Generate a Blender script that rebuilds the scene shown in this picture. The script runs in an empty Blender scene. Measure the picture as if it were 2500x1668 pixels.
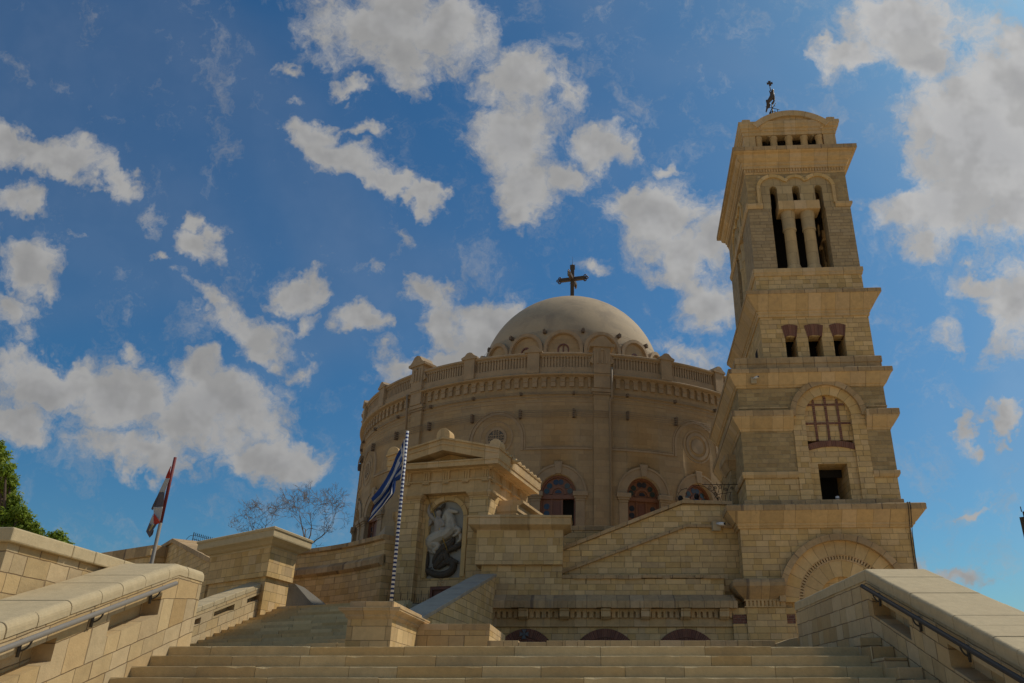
import bpy, bmesh, math, random
from mathutils import Vector, Matrix
random.seed(7)
scene = bpy.context.scene
R = math.radians
PI = math.pi

# ---------------------------------------------------------------- camera
FPX, PU, PV, TH = 1920.0, 1440.0, 834.0, R(24.5)      # focal length and principal point in photo pixels, pitch
CT, ST = math.cos(TH), math.sin(TH)
cam_d = bpy.data.cameras.new("camera")
cam = bpy.data.objects.new("camera", cam_d)
scene.collection.objects.link(cam)
scene.camera = cam
cam.location = (0, 0, 0)
cam.rotation_euler = (R(90) + TH, 0, 0)
cam_d.sensor_width = 36.0
cam_d.lens = FPX / 2500.0 * 36.0
cam_d.shift_x = -(PU - 1250.0) / 2500.0
cam_d.clip_start = 0.1
cam_d.clip_end = 6000.0

# ---------------------------------------------------------------- light
SUN_AZ, SUN_EL = R(61), R(50)      # azimuth from +Y towards +X
sd = bpy.data.lights.new("sun", 'SUN')
sd.energy = 4.3
sd.angle = R(0.6)
sd.color = (1.0, 0.91, 0.76)
so = bpy.data.objects.new("sun", sd)
scene.collection.objects.link(so)
sv = Vector((math.sin(SUN_AZ) * math.cos(SUN_EL), math.cos(SUN_AZ) * math.cos(SUN_EL), math.sin(SUN_EL)))
so.rotation_euler = sv.to_track_quat('Z', 'Y').to_euler()
so.location = (30, 20, 40)
scene.view_settings.view_transform = 'Standard'
scene.view_settings.look = 'None'
scene.view_settings.exposure = -0.6
scene.view_settings.gamma = 1.0
scene.cycles.max_bounces = 6
scene.cycles.diffuse_bounces = 5

# ---------------------------------------------------------------- world: sky and clouds
world = bpy.data.worlds.new("World")
scene.world = world
world.use_nodes = True
wn, wl = world.node_tree.nodes, world.node_tree.links
wn.clear()
def N(nt, typ, **kw):
    n = nt.nodes.new(typ)
    for k, v in kw.items():
        setattr(n, k, v)
    return n
def M(nt, op, a, b=None, c=None, clamp=False):
    n = nt.nodes.new('ShaderNodeMath'); n.operation = op; n.use_clamp = clamp
    for i, x in enumerate((a, b, c)):
        if x is None: continue
        if hasattr(x, 'default_value') or hasattr(x, 'is_linked'): nt.links.new(x, n.inputs[i])
        else: n.inputs[i].default_value = x
    return n.outputs[0]
def VM(nt, op, a, b=None, s=None):
    n = nt.nodes.new('ShaderNodeVectorMath'); n.operation = op
    for i, x in enumerate((a, b)):
        if x is None: continue
        if hasattr(x, 'is_linked'): nt.links.new(x, n.inputs[i])
        else: n.inputs[i].default_value = x
    if s is not None: n.inputs['Scale'].default_value = s
    return n.outputs['Value'] if op == 'DOT_PRODUCT' else n.outputs['Vector']
def MIXC(nt, f, a, b, blend='MIX'):
    n = nt.nodes.new('ShaderNodeMix'); n.data_type = 'RGBA'; n.blend_type = blend
    for sock, x in ((n.inputs[0], f), (n.inputs[6], a), (n.inputs[7], b)):
        if hasattr(x, 'is_linked'): nt.links.new(x, sock)
        elif isinstance(x, (int, float)): sock.default_value = x
        else: sock.default_value = (*x, 1.0)
    return n.outputs[2]
def MR(nt, v, a, b, c=0.0, d=1.0, smooth=True):
    n = nt.nodes.new('ShaderNodeMapRange'); n.interpolation_type = 'SMOOTHSTEP' if smooth else 'LINEAR'
    nt.links.new(v, n.inputs[0])
    for i, x in enumerate((a, b, c, d)): n.inputs[i + 1].default_value = x
    return n.outputs[0]
def NOISE(nt, vec, scale, detail=4.0, rough=0.55, dist=0.0, dims='3D', out='Fac'):
    n = nt.nodes.new('ShaderNodeTexNoise'); n.noise_dimensions = dims
    n.inputs['Scale'].default_value = scale; n.inputs['Detail'].default_value = detail
    n.inputs['Roughness'].default_value = rough; n.inputs['Distortion'].default_value = dist
    if vec is not None: nt.links.new(vec, n.inputs['W' if dims == '1D' else 'Vector'])
    return n.outputs[out]

nt = world.node_tree
sky = N(nt, 'ShaderNodeTexSky', sky_type='NISHITA', sun_disc=False)
sky.sun_elevation = SUN_EL
sky.sun_rotation = SUN_AZ
sky.air_density = 1.0; sky.dust_density = 1.4; sky.ozone_density = 3.0
tc = N(nt, 'ShaderNodeTexCoord')
D = VM(nt, 'NORMALIZE', tc.outputs['Generated'])
fw = VM(nt, 'DOT_PRODUCT', D, (0, CT, ST))
fwc = M(nt, 'MAXIMUM', fw, 0.05)
aa = M(nt, 'DIVIDE', VM(nt, 'DOT_PRODUCT', D, (1, 0, 0)), fwc)
bb = M(nt, 'DIVIDE', VM(nt, 'DOT_PRODUCT', D, (0, -ST, CT)), fwc)
cb = N(nt, 'ShaderNodeCombineXYZ'); nt.links.new(aa, cb.inputs[0]); nt.links.new(bb, cb.inputs[1])
P0 = cb.outputs[0]
n1 = NOISE(nt, P0, 7.0, 5.0, 0.6, out='Color')
n2 = NOISE(nt, P0, 26.0, 4.0, 0.6, out='Color')
w1 = VM(nt, 'SCALE', VM(nt, 'SUBTRACT', n1, (0.5, 0.5, 0.5)), s=0.135)
w2 = VM(nt, 'SCALE', VM(nt, 'SUBTRACT', n2, (0.5, 0.5, 0.5)), s=0.05)
PW = VM(nt, 'ADD', VM(nt, 'ADD', P0, w1), w2)
# cloud masses: direction (as photo-axis offsets), half sizes, turn, density
BL = [(890,30,215,130,0,1),(930,130,95,95,0,1),(1030,60,110,110,0,1),(1125,60,45,75,0,.55),(800,195,45,22,30,.6),(665,140,45,18,10,.5),(700,215,45,20,0,.42),
 (1190,190,90,110,0,1),(1170,320,125,120,0,1),(1195,430,95,90,0,1),(1190,500,60,60,0,.95),(1385,345,80,62,0,.95),(1290,400,90,70,0,.8),(1290,230,55,90,0,.55),
 (745,310,90,48,10,1),(800,370,125,55,20,1),(880,425,85,36,20,.95),(965,462,60,36,25,1),(850,300,60,22,10,.6),
 (55,320,120,55,18,1),(165,370,95,58,25,1),(245,420,60,36,40,.75),(30,448,90,52,0,.75),(60,295,35,50,0,.8),
 (78,612,92,72,0,.95),(25,700,80,62,0,.8),(60,760,50,50,0,.5),
 (470,545,58,72,40,.85),(450,500,40,36,40,.7),(385,585,52,20,20,.65),(350,510,55,35,50,.45),(210,530,80,18,20,.3),
 (700,655,100,56,10,1),(840,745,58,46,0,.95),(560,740,140,66,25,.75),(600,790,80,50,0,.7),(700,830,60,30,0,.5),(480,690,60,40,30,.6),(425,640,35,25,0,.45),(730,740,60,30,0,.4),(655,740,50,45,30,.6),
 (990,660,62,55,50,.85),(1030,740,85,75,50,.9),(1140,730,85,70,0,1),(1010,830,150,50,0,.95),(900,845,90,45,0,.7),(1110,800,120,60,0,.9),(930,540,30,28,0,.35),(860,620,40,30,0,.35),
 (110,880,210,85,0,1),(270,900,180,100,0,1),(470,950,220,120,0,1),(560,930,120,100,0,1),(630,1040,130,66,10,1),(50,960,120,66,0,1),(330,1030,170,60,10,.9),(285,790,45,35,40,.75),(180,830,60,45,0,.9),(460,850,70,50,0,.9),
 (1520,500,130,95,0,1),(1455,470,80,50,0,.95),(1570,580,140,66,0,1),(1620,690,100,92,0,1),(1640,560,80,70,0,1),(1360,605,50,28,0,.6),(1590,820,62,36,0,.6),(1520,370,32,22,0,.5),(1545,800,40,40,0,.4),
 (2090,50,160,150,0,1),(1945,125,105,48,-15,.95),(2010,60,90,100,0,1),(2130,160,90,66,0,1),(1960,10,60,60,0,.6),
 (2270,350,220,250,0,1.15),(2320,190,130,150,0,1.1),(2170,480,140,110,0,1.1),(2110,300,80,90,0,.8),(2340,480,130,90,0,1),(2070,500,90,50,0,.8),(2130,560,60,50,0,.8),(2120,390,90,90,0,.8),(2240,70,160,90,0,.5),
 (2340,700,80,130,0,1),(2270,640,80,28,0,.7),(2330,500,100,90,0,1),(2160,760,90,50,0,.3),(2300,820,60,60,0,.35),
 (2212,972,36,52,0,.75),(2290,942,50,28,-20,.7),(2290,990,40,20,0,.5),(2235,1160,70,13,0,.5),(2200,1300,120,36,22,.75),(2130,1275,60,30,20,.6)]
acc = None
for (x, y, rx, ry, rot, dens) in BL:
    u, v = x * 1.0638, y * 1.0638
    mp = N(nt, 'ShaderNodeMapping', vector_type='TEXTURE')
    mp.inputs['Location'].default_value = ((u - PU) / FPX, -(v - PV) / FPX, 0)
    mp.inputs['Rotation'].default_value = (0, 0, -R(rot))
    mp.inputs['Scale'].default_value = (rx * 1.19 * 1.0638 / FPX, ry * 1.19 * 1.0638 / FPX, 1)
    nt.links.new(PW, mp.inputs['Vector'])
    g = N(nt, 'ShaderNodeTexGradient', gradient_type='SPHERICAL'); nt.links.new(mp.outputs[0], g.inputs[0])
    val = M(nt, 'MULTIPLY', g.outputs['Fac'], dens)
    acc = val if acc is None else M(nt, 'SMOOTH_MAX', acc, val, 0.12)
# clouds elsewhere in the sky, outside the modelled masses
dz = N(nt, 'ShaderNodeSeparateXYZ'); nt.links.new(D, dz.inputs[0])
gen = NOISE(nt, D, 3.2, 6.0, 0.6)
side = MR(nt, fw, 0.72, 0.6, 0.0, 1.0)
genv = M(nt, 'MULTIPLY', M(nt, 'MULTIPLY', M(nt, 'SUBTRACT', gen, 0.45), 3.0), side)
acc = M(nt, 'MAXIMUM', acc, genv)
n3 = NOISE(nt, PW, 18.0, 9.0, 0.70)
n4 = NOISE(nt, P0, 5.0, 6.0, 0.6)
f = M(nt, 'ADD', acc, M(nt, 'MULTIPLY', M(nt, 'SUBTRACT', n3, 0.5), 1.4))
f = M(nt, 'ADD', f, M(nt, 'MULTIPLY', M(nt, 'SUBTRACT', n4, 0.5), 0.25))
above = MR(nt, acc, 0.02, 0.16)
cmask = M(nt, 'MULTIPLY', MR(nt, f, 0.03, 0.62), above)
cmask = M(nt, 'MULTIPLY', cmask, MR(nt, dz.outputs[2], 0.0, 0.05))
# thin veil
nv = NOISE(nt, P0, 2.6, 3.0, 0.5, 0.6)
veil = M(nt, 'MULTIPLY', MR(nt, nv, 0.40, 0.72), 0.13)
cmask = M(nt, 'MAXIMUM', cmask, veil)
thick = MR(nt, M(nt, 'ADD', acc, M(nt, 'MULTIPLY', M(nt, 'SUBTRACT', n4, 0.5), 1.0)), 0.45, 1.05)
off = VM(nt, 'ADD', P0, (0.022, 0.024, 0))
n3b = NOISE(nt, off, 16.0, 3.0, 0.6); n4b = NOISE(nt, off, 5.0, 4.0, 0.6); n3c = NOISE(nt, P0, 16.0, 3.0, 0.6); n4c = NOISE(nt, P0, 5.0, 4.0, 0.6)
dd = M(nt, 'SUBTRACT', M(nt, 'ADD', n4c, M(nt, 'MULTIPLY', n3c, 0.85)), M(nt, 'ADD', n4b, M(nt, 'MULTIPLY', n3b, 0.85)))
lit = MR(nt, dd, -0.15, 0.15)
thick = M(nt, 'MULTIPLY', thick, 0.6)
ccol = MIXC(nt, thick, (0.58, 0.58, 0.578), (0.44, 0.445, 0.46))
ccol = MIXC(nt, lit, VM(nt, 'SCALE', ccol, s=0.88), VM(nt, 'SCALE', ccol, s=1.07))
glow = MR(nt, VM(nt, 'DOT_PRODUCT', D, tuple(sv)), 0.55, 0.95, 0.90, 1.25)
ccol = VM(nt, 'MULTIPLY', ccol, (1, 1, 1))
gl = N(nt, 'ShaderNodeCombineXYZ')
for i in range(3): nt.links.new(glow, gl.inputs[i])
ccol = VM(nt, 'MULTIPLY', ccol, gl.outputs[0])
hs = N(nt, 'ShaderNodeHueSaturation'); hs.inputs['Saturation'].default_value = 1.22
nt.links.new(sky.outputs[0], hs.inputs['Color'])
SKYS = 0.10
skyc = VM(nt, 'MULTIPLY', hs.outputs[0], (0.64, 1.09, 1.20))
cl = VM(nt, 'SCALE', ccol, s=1.0 / SKYS)
mixc = MIXC(nt, cmask, skyc, cl)
bg = N(nt, 'ShaderNodeBackground'); bg.inputs['Strength'].default_value = SKYS
nt.links.new(mixc, bg.inputs['Color'])
wo = N(nt, 'ShaderNodeOutputWorld'); nt.links.new(bg.outputs[0], wo.inputs['Surface'])

# ---------------------------------------------------------------- measuring from the calibrated view
def ray(u, v):
    a = (u - PU) / FPX; b = -(v - PV) / FPX
    return Vector((a, CT - b * ST, ST + b * CT))
def at(p, Y):
    r = ray(*p); k = Y / r.y
    return Vector((r.x * k, Y, r.z * k))
def Z(ox, oy, s): return lambda x, y: (ox + x / s, oy + y / s)
T1 = Z(1700, 150, 2.851); T2 = Z(1700, 650, 2.613); T5 = Z(1700, 1150, 3.027)
Z3 = Z(850, 1020, 3.136); Z4 = Z(1200, 1100, 3.136); Z5 = Z(1300, 850, 3.136)
Z2 = Z(400, 1150, 3.027); ZA = Z(1640, 1150, 10.45); ZL = Z(440, 1380, 5.341)
ZE = Z(200, 1250, 6.528); ZP = Z(860, 1040, 3.5625); ZF = Z(330, 1090, 5.226); ZR = Z(1000, 1180, 5.6)
ZK = Z(1340, 620, 13.07); ZV = Z(1840, 180, 13.07); ZG = Z(940, 1400, 7.833); ZD = Z(1290, 1130, 6.714)
class Frame:
    def __init__(s, ox, oy, psi):
        s.o = (ox, oy); s.psi = psi; p = R(psi)
        s.r = (math.cos(p), -math.sin(p)); s.n = (math.sin(p), math.cos(p))
    def hit(s, p, t=0.0):
        r = ray(*p); dn = r.x * s.n[0] + r.y * s.n[1]; on = s.o[0] * s.n[0] + s.o[1] * s.n[1] + t
        k = on / dn; x, y = r.x * k - s.o[0], r.y * k - s.o[1]
        return (x * s.r[0] + y * s.r[1], r.z * k)
    def w(s, a, t, z): return Vector((s.o[0] + a * s.r[0] + t * s.n[0], s.o[1] + a * s.r[1] + t * s.n[1], z))

# ---------------------------------------------------------------- mesh building
class MB:
    G = 1.0
    def __init__(s):
        s.v = []; s.f = []; s.uv = []; s.m = []; s.sm = []
        s.X = None; s.warp = None; s.uvf = None; s.mi = 0; s.smooth = False
    def P(s, p):
        p = Vector(p)
        if s.X is not None: p = s.X @ p
        return p * MB.G if MB.G != 1.0 else p
    def face(s, pts, uv=None, smooth=None):
        q = [s.P(p) for p in pts]
        if uv is None:
            src = [Vector(p) for p in pts]
            if s.uvf: uv = [s.uvf(p) for p in src]
            else:
                n = Vector((0, 0, 0))
                for i in range(len(src)):
                    a, b = src[i], src[(i + 1) % len(src)]
                    n += Vector(((a.y - b.y) * (a.z + b.z), (a.z - b.z) * (a.x + b.x), (a.x - b.x) * (a.y + b.y)))
                if n.length > 1e-12: n.normalize()
                if abs(n.z) > 0.8: uv = [(p.x, p.y) for p in src]
                else:
                    t = Vector((-n.y, n.x, 0))
                    if t.length < 1e-6: t = Vector((1, 0, 0))
                    t.normalize()
                    if abs(t.x) >= abs(t.y):
                        if t.x < 0: t = -t
                    elif t.y < 0: t = -t
                    off = 0.37 * abs(t.y)
                    uv = [(p.dot(t) + off, p.z) for p in src]
        if s.warp: q = [s.warp(p) for p in q]
        i0 = len(s.v)
        s.v += [tuple(p) for p in q]
        s.f.append(tuple(range(i0, i0 + len(q))))
        s.uv.append(uv); s.m.append(s.mi); s.sm.append(s.smooth if smooth is None else smooth)
    def box(s, x0, x1, y0, y1, z0, z1):
        s.ext([(x0, z0), (x1, z0), (x1, z1), (x0, z1)], y0, y1)
    def ext(s, poly, y0, y1, front=True, back=True):
        """(x,z) outline extruded along y"""
        if front: s.face([(x, y0, z) for x, z in poly])
        if back: s.face([(x, y1, z) for x, z in reversed(poly)])
        n = len(poly)
        for i in range(n):
            a, b = poly[i], poly[(i + 1) % n]
            s.face([(a[0], y0, a[1]), (a[0], y1, a[1]), (b[0], y1, b[1]), (b[0], y0, b[1])])
    def extx(s, poly, x0, x1):
        """(y,z) outline extruded along x"""
        s.face([(x0, y, z) for y, z in poly]); s.face([(x1, y, z) for y, z in reversed(poly)])
        n = len(poly)
        for i in range(n):
            a, b = poly[i], poly[(i + 1) % n]
            s.face([(x0, a[0], a[1]), (x1, a[0], a[1]), (x1, b[0], b[1]), (x0, b[0], b[1])])
    def extz(s, poly, z0, z1):
        s.face([(x, y, z1) for x, y in poly]); s.face([(x, y, z0) for x, y in reversed(poly)])
        n = len(poly)
        for i in range(n):
            a, b = poly[i], poly[(i + 1) % n]
            s.face([(a[0], a[1], z0), (b[0], b[1], z0), (b[0], b[1], z1), (a[0], a[1], z1)])
    def sweep(s, path, prof, closed=False, caps=True):
        """profile (outward, z) carried along a plan path with mitred corners; outward is right of travel"""
        n = len(path); dirs = []
        for i in range(n if closed else n - 1):
            a, b = Vector(path[i]), Vector(path[(i + 1) % n]); d = (b - a).normalized(); dirs.append(Vector((d.y, -d.x)))
        offs = []
        for i in range(n):
            if closed: a, b = dirs[i - 1], dirs[i]
            else: a, b = dirs[max(i - 1, 0)], dirs[min(i, n - 2)]
            m = (a + b); m = m / max(m.length_squared, 1e-6) * 2.0
            offs.append(m)
        k = len(prof)
        def pt(i, j): o = offs[i]; return (path[i][0] + o.x * prof[j][0], path[i][1] + o.y * prof[j][0], prof[j][1])
        for i in range(n if closed else n - 1):
            i2 = (i + 1) % n
            for j in range(k):
                j2 = (j + 1) % k
                if j2 == 0 and closed: continue
                s.face([pt(i, j), pt(i2, j), pt(i2, j2), pt(i, j2)])
        if not closed and caps:
            s.face([pt(0, j) for j in range(k)]); s.face([pt(n - 1, j) for j in reversed(range(k))])
    def lathe(s, prof, cx=0, cy=0, n=24, a0=0.0, a1=2 * PI, smooth=True, R0=None):
        for i in range(n):
            t0, t1 = a0 + (a1 - a0) * i / n, a0 + (a1 - a0) * (i + 1) / n
            l = 0.0
            for j in range(len(prof) - 1):
                (r0, z0), (r1, z1) = prof[j], prof[j + 1]
                dl = math.hypot(r1 - r0, z1 - z0); RR = R0 or max(r0, r1)
                pts = [(cx + r0 * math.sin(t0), cy - r0 * math.cos(t0), z0), (cx + r0 * math.sin(t1), cy - r0 * math.cos(t1), z0),
                       (cx + r1 * math.sin(t1), cy - r1 * math.cos(t1), z1), (cx + r1 * math.sin(t0), cy - r1 * math.cos(t0), z1)]
                uv = [(t0 * RR, l + z0 * 0), (t1 * RR, l), (t1 * RR, l + dl), (t0 * RR, l + dl)]
                if abs(z1 - z0) > 0.5 * dl: uv = [(t0 * RR, z0), (t1 * RR, z0), (t1 * RR, z1), (t0 * RR, z1)]
                if r0 < 1e-6: pts, uv = pts[1:], uv[1:]
                elif r1 < 1e-6: pts, uv = pts[:3], uv[:3]
                s.face(pts, uv=uv, smooth=smooth)
                l += dl
    def tube(s, pts, r, n=8, caps=True, smooth=True):
        pts = [Vector(p) for p in pts]
        rs = r if isinstance(r, (list, tuple)) else [r] * len(pts)
        rings = []; up = None
        for i, p in enumerate(pts):
            d = (pts[min(i + 1, len(pts) - 1)] - pts[max(i - 1, 0)])
            if d.length < 1e-9: d = Vector((0, 0, 1))
            d.normalize()
            if up is None: up = Vector((0, 0, 1)) if abs(d.z) < 0.9 else Vector((0, 1, 0))
            a = d.cross(up)
            if a.length < 1e-4: a = d.cross(Vector((1, 0.3, 0)))
            a.normalize(); b = a.cross(d).normalized(); up = b
            rings.append([p + (a * math.cos(2 * PI * k / n) + b * math.sin(2 * PI * k / n)) * rs[i] for k in range(n)])
        L = 0
        for i in range(len(pts) - 1):
            dl = (pts[i + 1] - pts[i]).length
            for k in range(n):
                k2 = (k + 1) % n
                s.face([rings[i][k], rings[i][k2], rings[i + 1][k2], rings[i + 1][k]],
                       uv=[(k / n, L), ((k + 1) / n, L), ((k + 1) / n, L + dl), (k / n, L + dl)], smooth=smooth)
            L += dl
        if caps:
            s.face(list(reversed(rings[0])), smooth=False); s.face(rings[-1], smooth=False)
    def arcring(s, cx, cz, r0, r1, a0, a1, y0, y1, n=24, uvs=1.0, vh=None):
        """ring segment in the (x,z) plane, angles from +x counter-clockwise"""
        for i in range(n):
            t0, t1 = a0 + (a1 - a0) * i / n, a0 + (a1 - a0) * (i + 1) / n
            c = [(cx + r * math.cos(t), cz + r * math.sin(t)) for r, t in ((r0, t0), (r1, t0), (r1, t1), (r0, t1))]
            rm = r1
            hh = vh if vh else (r1 - r0)
            uvp = [(t0 * rm, 0.004), (t0 * rm, hh - .004), (t1 * rm, hh - .004), (t1 * rm, 0.004)]
            s.face([(x, y0, z) for x, z in c], uv=uvp)
            for (a, b), vv in (((1, 2), hh), ((3, 0), 0.0)):
                s.face([(c[a][0], y0, c[a][1]), (c[a][0], y1, c[a][1]), (c[b][0], y1, c[b][1]), (c[b][0], y0, c[b][1])],
                       uv=[(t0 * rm, .01), (t0 * rm, .01 + y1 - y0), (t1 * rm, .01 + y1 - y0), (t1 * rm, .01)])
            if i == 0: s.face([(c[0][0], y0, c[0][1]), (c[0][0], y1, c[0][1]), (c[1][0], y1, c[1][1]), (c[1][0], y0, c[1][1])])
            if i == n - 1: s.face([(c[3][0], y0, c[3][1]), (c[2][0], y0, c[2][1]), (c[2][0], y1, c[2][1]), (c[3][0], y1, c[3][1])])
    def sphere(s, c, r, n=10, sc=(1, 1, 1)):
        c = Vector(c)
        def p(i, j):
            a, b = 2 * PI * i / n, PI * j / (n // 2 + 2) - PI / 2
            return c + Vector((math.cos(a) * math.cos(b) * sc[0], math.sin(a) * math.cos(b) * sc[1], math.sin(b) * sc[2])) * r
        m = n // 2 + 2
        for i in range(n):
            for j in range(m):
                q = [p(i, j), p(i + 1, j), p(i + 1, j + 1), p(i, j + 1)]
                if j == 0: q = [q[0], q[2], q[3]]
                elif j == m - 1: q = q[:3]
                s.face(q, uv=[(0, 0)] * len(q), smooth=True)

COL = scene.collection
def tag(o, label=None, cat=None, group=None, kind=None):
    if label: o['label'] = label
    if cat: o['category'] = cat
    if group: o['group'] = group
    if kind: o['kind'] = kind
    return o
def thing(name, label, cat, loc=(0, 0, 0), rz=0.0, group=None):
    o = bpy.data.objects.new(name, None); COL.objects.link(o)
    o.empty_display_size = 0.3
    o.location = loc; o.rotation_euler = (0, 0, rz)
    return tag(o, label, cat, group)
def part(name, mb, mats, parent=None, bevel=0.0, seg=2, label=None, kind=None, weld=True):
    me = bpy.data.meshes.new(name)
    me.from_pydata(mb.v, [], mb.f)
    for m in (mats if isinstance(mats, (list, tuple)) else [mats]): me.materials.append(m)
    uvl = me.uv_layers.new(name='UVMap')
    flat = [c for f in mb.uv for uv in f for c in uv]
    uvl.data.foreach_set('uv', flat)
    me.polygons.foreach_set('material_index', mb.m)
    me.polygons.foreach_set('use_smooth', mb.sm)
    bm = bmesh.new(); bm.from_mesh(me)
    if weld: bmesh.ops.remove_doubles(bm, verts=bm.verts, dist=0.0004)
    bmesh.ops.recalc_face_normals(bm, faces=bm.faces)
    bm.to_mesh(me); bm.free(); me.update()
    o = bpy.data.objects.new(name, me); COL.objects.link(o)
    if parent: o.parent = parent
    if bevel > 0:
        md = o.modifiers.new('edges', 'BEVEL'); md.width = bevel; md.segments = seg; md.limit_method = 'ANGLE'; md.angle_limit = R(35)
        md.harden_normals = False
    if label: o['label'] = label
    if kind: o['kind'] = kind
    return o

# ---------------------------------------------------------------- materials
def newmat(name):
    m = bpy.data.materials.new(name); m.use_nodes = True
    t = m.node_tree; t.nodes.clear()
    b = N(t, 'ShaderNodeBsdfPrincipled'); o = N(t, 'ShaderNodeOutputMaterial')
    t.links.new(b.outputs[0], o.inputs[0])
    b.inputs['Roughness'].default_value = 0.85
    b.inputs['Specular IOR Level'].default_value = 0.25
    return m, t, b
def ramp(t, fac, cols, pos=None):
    r = N(t, 'ShaderNodeValToRGB')
    el = r.color_ramp.elements
    n = len(cols)
    while len(el) < n: el.new(0.5)
    for i, c in enumerate(cols):
        el[i].position = pos[i] if pos else i / (n - 1)
        el[i].color = (*c, 1)
    t.links.new(fac, r.inputs[0])
    return r.outputs[0]
def ashlar(name, h, w, joint, cols, mortar, wob=0.004, vary=0.22, stain=0.35, stain_col=(0.16, 0.12, 0.08), bump=0.5, grain=1.0,
           jdepth=0.012, rough=0.9, jstr=0.85, drip=True, jit=0.9):
    m, t, b = newmat(name)
    tcn = N(t, 'ShaderNodeTexCoord')
    obj = tcn.outputs['Object']
    uv0 = tcn.outputs['UV']
    wn_ = NOISE(t, obj, 4.0, 3.0, 0.6, out='Color')
    uv = VM(t, 'ADD', uv0, VM(t, 'SCALE', VM(t, 'SUBTRACT', wn_, (.5, .5, .5)), s=wob * 4))
    sp = N(t, 'ShaderNodeSeparateXYZ'); t.links.new(uv, sp.inputs[0])
    yv = M(t, 'DIVIDE', M(t, 'ADD', sp.outputs[1], 0.5 * h if h > 3 else 0.0), h)
    row = M(t, 'FLOOR', yv); fy = M(t, 'FRACT', yv)
    wr = N(t, 'ShaderNodeTexWhiteNoise', noise_dimensions='1D'); t.links.new(row, wr.inputs['W'])
    rr = wr.outputs['Value']
    xs = M(t, 'MULTIPLY', M(t, 'DIVIDE', sp.outputs[0], w), M(t, 'ADD', M(t, 'MULTIPLY', rr, 0.55), 0.75))
    xs = M(t, 'ADD', xs, M(t, 'MULTIPLY', rr, 37.3))
    jn = NOISE(t, M(t, 'ADD', M(t, 'MULTIPLY', xs, 0.8), M(t, 'MULTIPLY', row, 7.31)), 1.0, 0.0, 0.5, dims='1D')
    xs = M(t, 'ADD', xs, M(t, 'MULTIPLY', jn, jit))
    cell = M(t, 'FLOOR', xs); fx = M(t, 'FRACT', xs)
    dx = M(t, 'MULTIPLY', M(t, 'MINIMUM', fx, M(t, 'SUBTRACT', 1.0, fx)), w)
    dy = M(t, 'MULTIPLY', M(t, 'MINIMUM', fy, M(t, 'SUBTRACT', 1.0, fy)), h)
    dist = M(t, 'MINIMUM', dx, dy)
    mask = MR(t, dist, joint * 0.35, joint * 1.0)
    cv = N(t, 'ShaderNodeCombineXYZ'); t.links.new(cell, cv.inputs[0]); t.links.new(row, cv.inputs[1])
    wc = N(t, 'ShaderNodeTexWhiteNoise', noise_dimensions='2D'); t.links.new(cv.outputs[0], wc.inputs['Vector'])
    base = ramp(t, wc.outputs['Value'], cols)
    sp2 = N(t, 'ShaderNodeSeparateColor'); t.links.new(wc.outputs['Color'], sp2.inputs[0])
    big = NOISE(t, obj, 0.55, 5.0, 0.6)
    mid = NOISE(t, obj, 6.0, 6.0, 0.65)
    fine = NOISE(t, obj, 45.0 * grain, 4.0, 0.7)
    br = M(t, 'ADD', M(t, 'MULTIPLY', M(t, 'SUBTRACT', mid, 0.5), vary * 2.2), 1.0)
    br = M(t, 'ADD', br, M(t, 'MULTIPLY', M(t, 'SUBTRACT', fine, 0.5), vary * 1.2))
    br = M(t, 'ADD', br, M(t, 'MULTIPLY', M(t, 'SUBTRACT', sp2.outputs[1], 0.5), vary * 1.1))
    cbr = N(t, 'ShaderNodeCombineXYZ')
    for i in range(3): t.links.new(br, cbr.inputs[i])
    col = VM(t, 'MULTIPLY', base, cbr.outputs[0])
    if stain > 0:
        mp = N(t, 'ShaderNodeMapping'); mp.inputs['Scale'].default_value = (5, 5, 0.45) if drip else (1.3, 1.3, 1.3)
        t.links.new(obj, mp.inputs[0])
        dn = NOISE(t, mp.outputs[0], 1.0, 6.0, 0.65)
        sm = M(t, 'MULTIPLY', MR(t, dn, 0.5, 0.78), MR(t, big, 0.40, 0.62))
        col = MIXC(t, M(t, 'MULTIPLY', sm, stain), col, stain_col)
        col = MIXC(t, M(t, 'MULTIPLY', MR(t, big, 0.5, 0.72), stain * 0.55), col, tuple(0.5 * (a + b2) for a, b2 in zip(cols[0], stain_col)))
    jm = M(t, 'MULTIPLY', M(t, 'SUBTRACT', 1.0, mask), jstr)
    jb = NOISE(t, obj, 2.3, 3.0, 0.6)
    jm = M(t, 'MULTIPLY', jm, MR(t, jb, 0.25, 0.55, 0.45, 1.0))
    col = MIXC(t, jm, col, mortar)
    t.links.new(col, b.inputs['Base Color'])
    b.inputs['Roughness'].default_value = rough
    hgt = M(t, 'ADD', M(t, 'MULTIPLY', mask, jdepth), M(t, 'MULTIPLY', M(t, 'ADD', M(t, 'MULTIPLY', fine, 0.35), mid), bump * 0.012))
    hgt = M(t, 'ADD', hgt, M(t, 'MULTIPLY', sp2.outputs[2], 0.004))
    bp = N(t, 'ShaderNodeBump'); bp.inputs['Strength'].default_value = 0.8; bp.inputs['Distance'].default_value = 1.0
    t.links.new(hgt, bp.inputs['Height']); t.links.new(bp.outputs[0], b.inputs['Normal'])
    return m
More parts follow.
